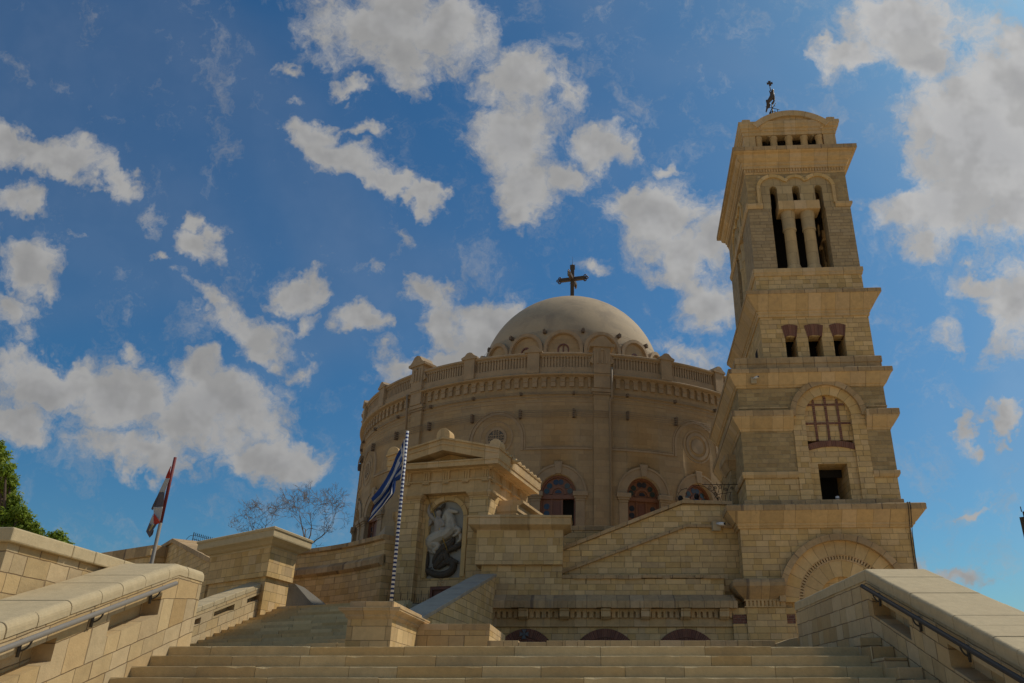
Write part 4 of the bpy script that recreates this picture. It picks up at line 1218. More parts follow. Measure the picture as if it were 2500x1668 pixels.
# left block with cornice
mb = MB(); mb.box(-3.63, -.93, .14, 1.1, 3.1, 4.12); part('block_base', mb, m_wall, T)
mb = MB(); mb.box(-3.84, -.915, .0, 1.1, 4.122, 5.24); part('block_body', mb, m_pier, T)
pth = [(-3.84, 1.1), (-3.84, 0), (-.915, 0), (-.915, 1.1)]
mb = MB(); mb.sweep(pth, [(-.5, 5.22), (.0, 5.24), (.01, 5.27), (.10, 5.31), (.24, 5.38), (.27, 5.40), (.27, 5.62), (.30, 5.64), (.30, 5.70), (-1.2, 5.70)])
mb.box(-3.4, -1.3, .2, 1.0, 5.5, 5.695)
mb.box(-3.9, -1.55, -.1, 1.05, 5.703, 5.76)
part('block_cornice', mb, m_trim, T)
# stair wall with two sloping string bands
mb = MB()
mb.ext([(-.95, 2.5), (6.6, 2.5), (6.6, 6.22), (3.27, 6.27), (-.95, 4.66)], .6, 1.05); part('stair_wall', mb, m_wall, T)
def bandpoly(mb, pts, th, t0, t1):
    for (a, b_) in zip(pts[:-1], pts[1:]):
        mb.ext([(a[0], a[1] - th), (b_[0], b_[1] - th), b_, a], t0, t1)
mb = MB(); bandpoly(mb, [(-.95, 4.79), (.2, 5.235), (1.6, 5.775), (3.27, 6.42), (5.0, 6.37)], .125, .50, 1.15); part('stair_coping', mb, m_slab, T, bevel=.008)
mb = MB(); bandpoly(mb, [(-.95, 3.99), (.4, 4.49), (1.9, 5.03), (3.36, 5.56), (5.4, 5.52)], .10, .49, .602); part('sloping_band', mb, m_slab, T, bevel=.008)
# hidden stair landings behind
mb = MB(); mb.extz([(3.0, 28.1), (6.4, 28.1), (6.4, 30.6), (3.0, 30.6)], 4.6, 5.16); part('upper_landing', mb, m_pave, kind='structure')
T = thing('terrace_parapet', 'plain coped parapet at the foot of the church doors', 'parapet', (1, 30.5, 0))
tp = at(Z4(700, 578), 30.5)
mb = MB(); mb.box(-3.2, 2.0, .04, .5, 4.5 - 0, tp.z - .17); part('wall_body', mb, m_wall, T)
mb = MB(); mb.box(-3.2, 2.0, 0, .55, tp.z - .168, tp.z); part('coping', mb, m_slab, T, bevel=.01)
mb = MB(); mb.extz([(-8, 31.0), (12, 31.0), (16, 40), (16, 70), (-18, 70), (-18, 42), (-10, 36)], 4.4, 6.2); part('church_terrace', mb, m_pave, kind='structure')

# ================================================================ bell tower
PSI = 3.0
TF = Frame(7, 26.3, PSI)
TT = thing('bell_tower', 'tall square stone bell tower with cornices, belfry columns and curved top', 'tower', (7, 26.3, 0), -R(PSI))
BK = 8.0
def plan(a, c, g=0.0, bk=None):
    t0 = 3.3 - a
    b2 = (BK if bk is None else bk)
    return [(c - a - g, t0 - g), (c + a + g, t0 - g), (c + a + g, b2 + g), (c - a - g, b2 + g)]
def ring(a, c, prof, mat, name, bevel=0.0, bk=None, depth=.6):
    mb = MB(); pr = [(-depth, prof[0][1])] + prof + [(-depth, prof[-1][1])]
    mb.sweep(plan(a, c, 0, bk), pr, closed=True)
    return part(name, mb, mat, TT, bevel=bevel)
LA, LC, UA, UC = 2.64, 1.03, 2.09, 1.64
# base with the great arch
BA, BC = 2.84, .90
t0 = 3.3 - BA
acx, acz = TF.hit(T5(1105, 945), t0)
acz = 2.9
mb = MB()
fl_ = BC - BA; fr_ = BC + BA
r_in = .80
mb.box(fl_, acx - 1.95, t0, t0 + .7, -1, 5.3); mb.box(acx + 1.95, fr_, t0, t0 + .7, -1, 5.3)
arc = [(acx + 1.95 * math.cos(a), acz + 1.95 * math.sin(a)) for a in [PI * q / 28 for q in range(29)]]
mb.ext([(acx + 1.95, 5.3), (acx - 1.95, 5.3)] + list(reversed(arc)), t0, t0 + .7)
mb.box(fl_, fl_ + .6, t0 + .7, BK, -1, 5.3); mb.box(fr_ - .6, fr_, t0 + .7, BK, -1, 5.3); mb.box(fl_, fr_, BK - .5, BK, -1, 5.3)
part('base_wall', mb, m_wall, TT)
mb = MB(); mb.arcring(acx, acz, 1.95, 2.15, 0, PI, t0 - .16, t0 + .1, 36); part('arch_hood', mb, m_slab, TT)
mb = MB(); mb.arcring(acx, acz, 1.50, 1.948, 0, PI, t0 + .03, t0 + .6, 36); part('arch_voussoirs', mb, m_vous, TT)
mb = MB()
for q in range(46):
    a = PI * (q + .5) / 46
    mb.arcring(acx, acz, 1.36, 1.47, a - .021, a + .021, t0 + .06, t0 + .3, 1)
mb.arcring(acx, acz, 1.47, 1.498, 0, PI, t0 + .04, t0 + .3, 36); mb.arcring(acx, acz, 1.31, 1.358, 0, PI, t0 + .08, t0 + .3, 36); mb.arcring(acx, acz, 1.358, 1.47, 0, PI, t0 + .16, t0 + .3, 36)
part('arch_dentils', mb, m_trim, TT)
mb = MB(); mb.arcring(acx, acz, r_in, 1.308, 0, PI, t0 + .10, t0 + .6, 36); part('arch_inner_voussoirs', mb, m_vous, TT)
mb = MB(); mb.box(acx - 1.9, acx + 1.9, t0 + .25, t0 + .7, -1, acz + .85); part('arch_infill', mb, m_wall, TT)
# impost block, dentils, brick band on the left
a_, b2_ = BC - BA - .02, acx - 1.97
ip = [(a_, 3.4), (a_, t0 - .02), (b2_, t0 - .02)]
mb = MB(); mb.sweep(ip, [(-.3, 2.98), (.02, 2.98), (.06, 3.02), (.20, 3.14), (.36, 3.32), (.40, 3.36), (.40, 3.48), (.36, 3.56), (.30, 3.60), (-.3, 3.60)]); part('impost_cavetto', mb, m_slab, TT)
mb = MB(); x = a_ + .02
mb.sweep(ip, [(-.3, 2.94), (.03, 2.94), (.03, 2.978), (-.3, 2.978)]); mb.sweep(ip, [(-.3, 2.74), (.03, 2.74), (.03, 2.775), (-.3, 2.775)])
while x < b2_ - .06: mb.box(x, x + .075, t0 - .045, t0, 2.777, 2.938); x += .125
part('impost_dentils', mb, m_trim, TT)
mb = MB(); mb.box(fl_ - .45, b2_ + .3, t0 + .045, t0 + .3, 2.52, 2.73); mb.box(fl_ - .45, b2_ + .3, t0 + .045, t0 + .3, -1, 2.235); part('buttress', mb, m_wall, TT)
mb = MB(); mb.box(fl_ - .45, b2_ + .3, t0 + .05, t0 + .3, 2.237, 2.518); part('brick_band', mb, m_brick, TT)
ring(BA, BC, [(.0, 5.26), (.06, 5.27), (.08, 5.33), (.12, 5.35), (.14, 5.42), (.18, 5.45), (.43, 5.76), (.45, 5.79), (.455, 5.96), (.44, 5.99)], m_trim, 'base_cornice', .008, depth=1.0)
ring(BA, BC, [(.40, 5.775), (.468, 5.785), (.47, 5.97), (.43, 6.003)], m_slab, 'cornice_slab', .008, depth=.3)
ring(2.71, 1.0, [(0, 5.98), (.0, 6.25), (-.02, 6.27)], m_slab, 'plinth', .01)
# lower stage walls with portal frame (front face pieces), brown bands
lp = plan(LA, LC); tl = 3.3 - LA
def TH(p, t): return TF.hit(p, t)
f0, _ = TH(T2(640, 1200), tl); f1, _ = TH(T2(718, 1200), tl); f2, _ = TH(T2(1005, 1100), tl); f3, _ = TH(T2(1095, 1100), tl)
f0, f3 = f0 - .02, f3
wl_, wr_ = TH(T2(800, 1440), tl)[0], TH(T2(990, 1440), tl)[0]
wt_ = TH(T2(880, 1257), tl)[1]
fcx = (f1 + f2) / 2; fw_ = (f2 - f1) / 2
zsp = TH(T2(700, 960), tl)[1]
print('portal', f0, f1, f2, f3, wl_, wr_, wt_, zsp)
zA, zB, zC, zD = 6.28, 7.05, 7.28, 8.76
def sides(mb, a, c, z0_, z1_, th=.5):
    p = plan(a, c); x0, x1, y0, y1 = p[0][0], p[1][0], p[0][1], p[2][1]
    mb.box(x0, x0 + th, y0 + th, y1, z0_, z1_); mb.box(x1 - th, x1, y0 + th, y1, z0_, z1_); mb.box(x0 + th, x1 - th, y1 - th, y1, z0_, z1_)
def frontpieces(mb, a, c, z0_, z1_, gaps, th=.5):
    p = plan(a, c); x0, x1, y0 = p[0][0], p[1][0], p[0][1]
    xs_ = [x0] + [g for q in gaps for g in q] + [x1]
    for i in range(0, len(xs_), 2): mb.box(xs_[i], xs_[i + 1], y0, y0 + th, z0_, z1_)
mb = MB(); frontpieces(mb, LA - .02, LC, zA, zB, [(f0, f3)]); sides(mb, LA - .02, LC, zA, zB); part('lower_wall', mb, m_wall, TT)
for s0, s1 in ((plan(LA, LC)[0], f0), (f3, plan(LA, LC)[1])):
    pass
ly0 = 3.3 - LA
mb = MB()
prf = [(-.3, zB), (.03, zB + .002), (.07, zB + .08), (.08, zB + .1), (.08, zC - .02), (.05, zC - .002), (-.3, zC - .002)]
mb.sweep([(lp[0][0], BK), (lp[0][0], ly0), (f0, ly0)], prf); mb.sweep([(f3, ly0), (lp[1][0], ly0), (lp[1][0], BK)], prf)
part('string_course', mb, m_trim, TT)
mb = MB(); frontpieces(mb, LA, LC, zC, zD, [(f0, f3)]); sides(mb, LA, LC, zC, zD); part('brown_wall', mb, m_brown, TT)
prf = [(-.3, zD + .002), (.02, zD + .002), (.05, zD + .08), (.08, zD + .10), (.28, zD + .40), (.30, zD + .43), (.31, 9.44), (.0, 9.46), (-.3, 9.46)]
mb = MB(); mb.sweep([(lp[0][0], BK), (lp[0][0], ly0), (f0, ly0)], prf); mb.sweep([(f3, ly0), (lp[1][0], ly0), (lp[1][0], BK)], prf)
part('middle_cornice', mb, m_trim, TT)
prf = [(.1, 9.235), (.322, 9.24), (.325, 9.45), (.28, 9.472), (.1, 9.472)]
mb = MB(); mb.sweep([(lp[0][0], BK), (lp[0][0], ly0), (f0 - .10, ly0)], prf); mb.sweep([(f3 + .10, ly0), (lp[1][0], ly0), (lp[1][0], BK)], prf)
part('cornice_slab', mb, m_slab, TT, bevel=.006)
zarch = 10.42
mb = MB(); Ro = (f3 - f0) / 2; ocx = (f0 + f3) / 2; zs1 = zsp
n = 24
def archpiece(mb, cx_, r, zs_, ztop, x0, x1, t0_, t1_, n=24):
    arc = [(cx_ + r * math.cos(a), zs_ + r * math.sin(a)) for a in [PI * q / n for q in range(n + 1)]]
    mb.ext([(x1, zs_), (x1, ztop), (x0, ztop), (x0, zs_)] + list(reversed(arc)), t0_, t1_)
frontpieces(mb, LA, LC, 9.46, zs1 if zs1 > 9.46 else 9.46, [(f0, f3)]) if zs1 > 9.5 else None
sides(mb, LA, LC, 9.46, zarch)
x0, x1 = lp[0][0], lp[1][0]
archpiece(mb, ocx, Ro, 9.46 if zs1 <= 9.5 else zs1, zarch, x0, x1, ly0, ly0 + .5) if zs1 > 9.46 else None
if zs1 <= 9.46:
    th0 = math.asin((9.46 - zs1) / Ro)
    arc = [(ocx + Ro * math.cos(a), zs1 + Ro * math.sin(a)) for a in [th0 + (PI - 2 * th0) * q / 24 for q in range(25)]]
    mb.ext([(x1, 9.46), (x1, zarch), (x0, zarch), (x0, 9.46)] + list(reversed(arc)), ly0, ly0 + .5)
part('upper_brown_wall', mb, m_brown, TT)
mb = MB()
for zz in (9.50, 9.62):
    dxx = math.sqrt(max(Ro ** 2 - (zz - zs1) ** 2, 0)) + .14
    mb.box(x0 - .015, ocx - dxx, ly0 - .03, ly0 + .2, zz, zz + .055); mb.box(ocx + dxx, x1 + .015, ly0 - .03, ly0 + .2, zz, zz + .055)
    mb.box(x0 - .015, x0 + .2, ly0 + .2, BK - .1, zz, zz + .055)
part('light_band', mb, m_trim, TT)
# portal frame
mb = MB(); mb.box(f0 + .003, f1, ly0 - .04, ly0 + .6, zA, zs1); part('portal_jamb', mb, m_wall, TT)
mb = MB(); mb.box(f2, f3 - .003, ly0 - .04, ly0 + .6, zA, zs1); part('portal_jamb', mb, m_wall, TT)
mb = MB(); mb.arcring(ocx, zs1, (f2 - f1) / 2, Ro - .12, 0, PI, ly0 - .02, ly0 + .6, 30); part('portal_arch', mb, m_vous, TT)
mb = MB(); mb.arcring(ocx, zs1, Ro - .118, Ro + .08, 0, PI, ly0 - .14, ly0 + .5, 30); part('portal_hood', mb, m_slab, TT)
zp1 = TH(T2(860, 1150), tl)[1]; zp2 = TH(T2(860, 1105), tl)[1]
mb = MB(); tr_ = ly0 + .14
mb.box(f1, f2, tr_, ly0 + .6, zp2, zs1); 
rI = (f2 - f1) / 2
arc = [(ocx + rI * math.cos(a), zs1 + rI * math.sin(a)) for a in [PI * q / 20 for q in range(21)]]
mb.ext(arc, tr_, ly0 + .6)
part('lattice_panel', mb, m_wall, TT)
mb = MB(); tb = tr_ - .03; W3 = (f2 - f1)
for fx_ in (.24, .5, .76):
    x = f1 + W3 * fx_; ztop = zs1 + math.sqrt(max(rI ** 2 - (x - ocx) ** 2, 0)) - .02
    mb.box(x - .042, x + .042, tb, tr_ + .02, zp2 + .0, ztop)
for fz in (.36, .78):
    z = zp2 + (zs1 + rI - zp2) * (fz + .02)
    dxx = (W3 / 2) if z < zs1 else math.sqrt(max(rI ** 2 - (z - zs1) ** 2, 0))
    mb.box(ocx - dxx + .005, ocx + dxx - .005, tb - .004, tr_ + .02, z - .036, z + .036)
part('brick_lattice', mb, m_brick, TT)
mb = MB(); Rb = 2.6; bz = zp1 - .02; ch_ = W3 / 2; ang = math.asin(ch_ * .92 / Rb)
mb.arcring(ocx, bz - Rb + .13, Rb - .10, Rb + .12, PI / 2 - ang * 1.08, PI / 2 + ang * 1.08, ly0 + .02, ly0 + .6, 16, vh=.26); part('brick_segment_arch', mb, m_brickr, TT)
mb = MB(); mb.ext([(f1, wt_), (f2, wt_), (f2, zp1 - .04), (ocx + .4, zp1 + .01), (ocx, zp1 + .05), (ocx - .4, zp1 + .01), (f1, zp1 - .04)], ly0 + .06, ly0 + .6)
mb.box(f1, wl_, ly0 + .06, ly0 + .6, zA, wt_); mb.box(wr_, f2, ly0 + .06, ly0 + .6, zA, wt_)
part('window_surround', mb, m_wall, TT)
mb = MB(); mb.box(wl_ - .3, wl_, ly0 + .6, ly0 + 1.7, zA, wt_ + .3); mb.box(wr_, wr_ + .3, ly0 + .6, ly0 + 1.7, zA, wt_ + .3); mb.box(wl_ - .3, wr_ + .3, ly0 + .6, ly0 + 1.7, wt_ + .0, wt_ + .3); mb.box(wl_, wr_, ly0 + .1, ly0 + 1.7, zA - .1, zA + .012)
part('window_reveal', mb, m_wall, TT)
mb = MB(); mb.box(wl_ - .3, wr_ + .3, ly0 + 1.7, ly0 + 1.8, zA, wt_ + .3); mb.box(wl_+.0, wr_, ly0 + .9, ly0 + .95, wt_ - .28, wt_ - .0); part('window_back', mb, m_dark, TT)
# cornice 3
ring(LA, LC, [(0, 10.41), (.04, 10.42), (.06, 10.48), (.10, 10.50), (.28, 10.84), (.30, 10.87), (.32, 10.9), (.32, 11.05), (.30, 11.075)], m_trim, 'second_cornice', .008, depth=1.0)
ring(LA, LC, [(.27, 10.885), (.334, 10.89), (.336, 11.055), (.31, 11.083)], m_slab, 'cornice_slab', .008, depth=.2)
ring(2.67, 1.07, [(0, 11.07), (0, 11.36), (.03, 11.37), (.03, 11.60), (0, 11.62)], m_slab, 'upper_plinth', .008, depth=1.2)
mb = MB(); mb.box(1.07 - 2.5, 1.07 + 2.5, .8, BK - .2, 11.3, 11.615); part('plinth_roof', mb, m_slab, TT)
# stage with three slots
BK2 = 7.4
BK_save = BK; BK = BK2
ut = 3.3 - UA
wins = []
for (l, r) in ((575, 648), (722, 812), (884, 960)):
    wins.append((TH(T2(l, 540), ut)[0], TH(T2(r, 540), ut)[0]))
z_wt = TH(T2(760, 446), ut)[1]; z_at = TH(T2(760, 375), ut)[1]
mb = MB(); frontpieces(mb, UA, UC, 11.62, z_wt, wins); frontpieces(mb, UA, UC, z_wt, 13.66, []); sides(mb, UA, UC, 11.62, 13.66)
for w0, w1 in wins: mb.box(w0 - .25, w0, ut + .5, ut + 1.1, 11.62, z_wt); mb.box(w1, w1 + .12, ut + .5, ut + 1.1, 11.62, z_wt)
part('slot_stage_wall', mb, m_wall, TT)
for w0, w1 in wins:
    mb = MB(); c_ = (w0 + w1) / 2; hw_ = (w1 - w0) / 2
    z0_, z1_ = z_wt - .03, z_at
    pts = [(c_ - hw_ - .03, z0_), (c_, z0_ + .07), (c_ + hw_ + .03, z0_), (c_ + hw_ + .10, z1_ - .03), (c_, z1_ + .04), (c_ - hw_ - .10, z1_ - .03)]
    n = 6; bot = [(c_ + (hw_ + .01) * (2 * q / n - 1), z0_ + .07 * (1 - (2 * q / n - 1) ** 2)) for q in range(n + 1)]
    top = [(c_ + (hw_ + .10) * (2 * q / n - 1), z1_ - .03 + .07 * (1 - (2 * q / n - 1) ** 2)) for q in range(n + 1)]
    for q in range(n):
        P = [bot[q], bot[q + 1], top[q + 1], top[q]]
        ux = [hw_ * 2.4 * q / n, hw_ * 2.4 * (q + 1) / n]
        mb.face([(x, ut - .02, z) for x, z in P], uv=[(ux[0], .01), (ux[1], .01), (ux[1], .25), (ux[0], .25)])
        mb.face([(bot[q][0], ut - .02, bot[q][1]), (bot[q + 1][0], ut - .02, bot[q + 1][1]), (bot[q + 1][0], ut + .4, bot[q + 1][1]), (bot[q][0], ut + .4, bot[q][1])])
        mb.face([(top[q][0], ut - .02, top[q][1]), (top[q + 1][0], ut - .02, top[q + 1][1]), (top[q + 1][0], ut + .1, top[q + 1][1]), (top[q][0], ut + .1, top[q][1])])
    part('brick_lintel', mb, m_brickr, TT)
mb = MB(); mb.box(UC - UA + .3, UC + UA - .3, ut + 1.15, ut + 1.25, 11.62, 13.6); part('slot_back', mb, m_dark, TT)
# dark plates on the left side, coloured as the shade of small openings
mb = MB()
for y in (2.6, 4.2, 5.8): mb.box(UC - UA - .004, UC - UA + .05, y - .28, y + .28, 11.9, 12.75)
part('side_slot_shade', mb, m_dark, TT)
ring(UA, UC, [(0, 13.55), (.05, 13.56), (.06, 13.68), (.09, 13.70), (.10, 13.78), (.14, 13.80), (.44, 14.30), (.46, 14.33), (.48, 14.36), (.48, 14.50), (.46, 14.52)], m_trim, 'third_cornice', .008, depth=1.0)
ring(UA, UC, [(.43, 14.345), (.494, 14.35), (.496, 14.505), (.47, 14.53)], m_slab, 'cornice_slab', .008, depth=.3)
mb = MB(); frontpieces(mb, UA, UC, 14.5, 15.4, []); sides(mb, UA, UC, 14.5, 15.4); part('upper_wall', mb, m_wall, TT)
ring(UA, UC, [(0, 15.38), (.04, 15.39), (.06, 15.5), (.08, 15.52), (.08, 15.70), (.05, 15.72)], m_trim, 'belfry_sill', .006, depth=1.6)
# belfry
z_b0, z_b1 = 15.72, 20.36
oL = TH(T1(540, 1200), ut)[0]; oR = TH(T1(925, 1200), ut)[0]
oc = (oL + oR) / 2
ow = (oR - oL) / 2
z_lt, z_lb = TH(T1(715, 975), ut)[1], TH(T1(715, 1035), ut)[1]
z_mid = 18.70
slot_w = .155
slots = [TH(T1(543, 900), ut)[0], TH(T1(703, 900), ut)[0], TH(T1(857, 900), ut)[0]]
sp_ = (slots[2] - slots[0]) / 2
z_ss = TH(T1(703, 885), ut)[1]
print('belfry', oL, oR, z_lt, z_lb, slots, z_ss)
def belfry_face(X, a, b_, cx_, tag_):
    """face spanning x=a..b in its own frame with the opening centred on cx_"""
    o0, o1 = cx_ - ow, cx_ + ow
    mb = MB(); mb.X = X
    mb.box(a, o0, 0, .55, z_b0, z_mid - .1); part('belfry_pier', mb, m_wallb, TT)
    mb = MB(); mb.X = X; mb.box(o1, b_, 0, .55, z_b0, z_mid - .1); part('belfry_pier', mb, m_wallb, TT)
    mb = MB(); mb.X = X
    mb.box(a, cx_ - ow - .42, 0, .55, z_mid - .1, z_b1); mb.box(cx_ + ow + .42, b_, 0, .55, z_mid - .1, z_b1)
    mb.box(cx_ - ow - .42, cx_ + ow + .42, 0, .55, z_ss + .72, z_b1)
    part('belfry_brown_wall', mb, m_brown, TT)
    # pale arcade with three round-headed slots
    mb = MB(); mb.X = X
    lo = z_mid - .1
    ss = [cx_ - sp_, cx_, cx_ + sp_]
    e = [cx_ - ow - .42] + [q for s_ in ss for q in (s_ - slot_w, s_ + slot_w)] + [cx_ + ow + .42]
    mb.box(e[0], max(e[1], o0), .01, .55, lo, z_ss) if e[1] > o0 else mb.box(e[0], e[1], .01, .55, lo, z_ss)
    mb.box(e[2], e[3], .01, .55, z_lt + .004, z_ss); mb.box(e[4], e[5], .01, .55, z_lt + .004, z_ss); mb.box(e[6], e[7], .01, .55, lo, z_ss)
    for i in range(3):
        xa = cx_ - ow - .42 if i == 0 else (ss[i] + ss[i - 1]) / 2; xb = cx_ + ow + .42 if i == 2 else (ss[i] + ss[i + 1]) / 2
        archpiece(mb, ss[i], slot_w, z_ss, z_ss + .716, xa, xb, .01, .55, 10)
    part('belfry_arcade', mb, m_vous2, TT)
    for i, (r0_, r1_) in enumerate(((.55, .70), (.42, .54), (.55, .70))):
        c_ = ss[i]; rr0 = r0_
        mb = MB(); mb.X = X
        if i == 0: A0, A1 = R(38), PI
        elif i == 2: A0, A1 = 0, R(142)
        else: A0, A1 = R(28), R(152)
        zc_ = z_ss + (.02 if i != 1 else .13)
        mb.arcring(c_, zc_, rr0, r1_, A0, A1, -.07, .02, 14)
        if i == 0: mb.box(c_ - r1_, c_ - rr0, -.07, .02, z_mid + .1, zc_)
        if i == 2: mb.box(c_ + rr0, c_ + r1_, -.07, .02, z_mid + .1, zc_)
        part('archivolt', mb, m_vous, TT)
    mb = MB(); mb.X = X
    mb.box(cx_ - sp_ - slot_w + .28, cx_ + sp_ + slot_w - .20, -.10, .66, z_lb, z_lt)
    part('lintel_block', mb, m_trim, TT, bevel=.012)
    for d_ in (-1, 1):
        mb = MB(); mb.X = X
        xc_ = cx_ + d_ * .40
        mb.lathe([(.30, z_b0), (.29, z_b0 + .15), (.245, z_b0 + .3), (.235, z_lb - .9), (.275, z_lb - .86), (.28, z_lb - .80), (.265, z_lb - .77), (.275, z_lb - .3), (.30, z_lb - .1), (.30, z_lb)], xc_, .27, 24)
        part('column', mb, m_trimb, TT)
m_wallb = ashlar('belfry_ashlar', 0.155, 0.36, 0.009, [(0.356, 0.260, 0.144), (0.400, 0.291, 0.158), (0.378, 0.286, 0.171)], (0.19, 0.14, 0.09), vary=.25, stain=.5, stain_col=(.24, .18, .12), bump=1.0)
m_vous2 = ashlar('arcade_stone', 0.42, 0.36, 0.009, [(0.441, 0.327, 0.170), (0.378, 0.282, 0.153), (0.473, 0.356, 0.196)], (0.17, 0.12, 0.07), stain=.3, stain_col=(.26, .2, .13))
m_trimb = ashlar('column_drums', 0.55, 0.75, 0.008, [(0.437, 0.327, 0.180), (0.468, 0.351, 0.198)], (0.2, 0.15, 0.09), vary=.2, stain=.4, stain_col=(.26, .2, .13), jit=0)
Xf = Matrix.Translation((0, ut, 0))
belfry_face(Xf, UC - UA, UC + UA, oc, 'front')
Xl = Matrix.Translation((UC - UA, 0, 0)) @ Matrix.Rotation(-PI / 2, 4, 'Z')
belfry_face(Xl, -(BK2), -(ut + .55), -(ut + BK2) / 2, 'left')
Xr = Matrix.Translation((UC + UA, 0, 0)) @ Matrix.Rotation(PI / 2, 4, 'Z')
belfry_face(Xr, ut + .55, BK2, (ut + BK2) / 2, 'right')
mb = MB(); mb.box(UC - UA + .55, UC + UA - .55, BK2 - .55, BK2, z_b0, z_b1); part('belfry_back_wall', mb, m_wallb, TT)
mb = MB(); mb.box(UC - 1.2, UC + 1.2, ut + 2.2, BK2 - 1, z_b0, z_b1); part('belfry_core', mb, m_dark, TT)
mb = MB()
prm = [(-.1, 18.60), (.03, 18.60), (.08, 18.70), (.09, 18.72), (.09, 18.82), (-.1, 18.84)]
mb.sweep([(UC - UA, BK2), (UC - UA, ut), (oc - ow - .16 if False else slots[0] - .56, ut)], prm); mb.sweep([(slots[2] + .56, ut), (UC + UA, ut), (UC + UA, BK2)], prm)
part('impost_band', mb, m_trim, TT)
# dentils and top cornice
mb = MB(); x = UC - UA - .04
while x < UC + UA: mb.box(x, x + .055, ut - .06, ut + .02, 20.42, 20.56); x += .115
y = ut
while y < BK2: mb.box(UC - UA - .06, UC - UA + .02, y, y + .055, 20.42, 20.56); y += .115
part('dentil_course', mb, m_trim, TT)
ring(UA, UC, [(0, 20.34), (.02, 20.36), (.02, 20.41), (.012, 20.42), (.012, 20.57), (.09, 20.58), (.09, 20.72), (.13, 20.74), (.16, 20.86), (.20, 20.88), (.30, 20.98), (.34, 21.16), (.45, 21.19), (.48, 21.22), (.50, 21.28), (.50, 21.42)], m_trim, 'top_cornice', .006, depth=1.2)
ring(UA, UC, [(.46, 21.225), (.512, 21.23), (.514, 21.425), (.49, 21.43)], m_slab, 'cornice_slab', .008, depth=.3)
mb = MB(); mb.box(UC - 1.9, UC + 1.9, ut + .3, BK2 - .3, 21.1, 21.41); part('top_slab', mb, m_slab, TT)
# attic
AA = 1.98
atf = 3.3 - AA
def AT(x, y): return TF.hit(T1(x, y), atf)
c0_, c1_ = AT(412, 560)[0], AT(890, 560)[0]
zct = AT(650, 515)[1]; zcb = 21.42
x0, x1 = UC - AA, UC + AA
print('attic', c0_, c1_, zct, AT(300, 445), AT(1000, 435), AT(660, 365), AT(380, 445), AT(915, 410))
mb = MB()
mb.box(x0, c0_, atf, atf + .5, zcb, zct + .02); mb.box(c1_, x1, atf, atf + .5, zcb, zct + .02)
mb.box(x0, x0 + .4, atf + .5, BK2 - .2, zcb, zct + .02); mb.box(x1 - .4, x1, atf + .5, BK2 - .2, zcb, zct + .02); mb.box(x0 + .4, x1 - .4, BK2 - .6, BK2 - .2, zcb, zct + .02)
part('attic_wall', mb, m_trim, TT)
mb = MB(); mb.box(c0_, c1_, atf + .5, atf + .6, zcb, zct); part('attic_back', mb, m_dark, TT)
for q in range(5):
    x = c0_ + .16 + (c1_ - c0_ - .32) * q / 4
    mb = MB(); mb.lathe([(.15, zcb), (.15, zct - .13), (.175, zct - .11), (.175, zct)], x, atf + .16, 14); part('attic_column', mb, m_trim, TT)
ap_ = [(x0, BK2 - .2), (x0, atf), (x1, atf), (x1, BK2 - .2)]
mb = MB(); mb.sweep(ap_, [(-.4, zct + .02), (.03, zct + .02), (.04, zct + .18), (.08, zct + .2), (.09, zct + .30), (.15, zct + .34), (.18, zct + .48), (.20, zct + .5), (.20, zct + .66), (-.4, zct + .66)])
mb.box(x0 + .3, x1 - .3, atf + .3, BK2 - .4, zct + .3, zct + .64)
part('attic_cornice', mb, m_trim, TT, bevel=.006)
aL, aR, aT = AT(385, 445), AT(915, 412), AT(660, 365)
mc = (aL[0] + aR[0]) / 2; hw2 = (aR[0] - aL[0]) / 2; zbse = zct + .3
hgt = aT[1] - (zct + .5)
Rs = (hw2 ** 2 + hgt ** 2) / (2 * hgt); cz = aT[1] - Rs; an = math.asin(min(.999, hw2 / Rs))
mb = MB(); mb.arcring(mc, cz, Rs - .28, Rs, PI / 2 - an, PI / 2 + an, atf - .24, BK2 - .2, 24); mb.arcring(mc, cz, Rs - .45, Rs - .282, PI / 2 - an * .96, PI / 2 + an * .96, atf - .12, BK2 - .25, 24)
part('curved_pediment', mb, m_trim, TT)
mb = MB(); mb.arcring(mc, cz, Rs - .9, Rs - .452, PI / 2 - an * .9, PI / 2 + an * .9, atf + .02, BK2 - .4, 24); part('pediment_field', mb, m_wallb, TT)
for x in (x0 + .02, x1 - .28):
    mb = MB(); mb.box(x - .05, x + .31, atf - .17, atf + .5, zct + .663, zct + .80); mb.box(x + .02, x + .24, atf - .1, atf + .4, zct + .80, zct + .87); part('corner_acroterion', mb, m_trim, TT, bevel=.02)

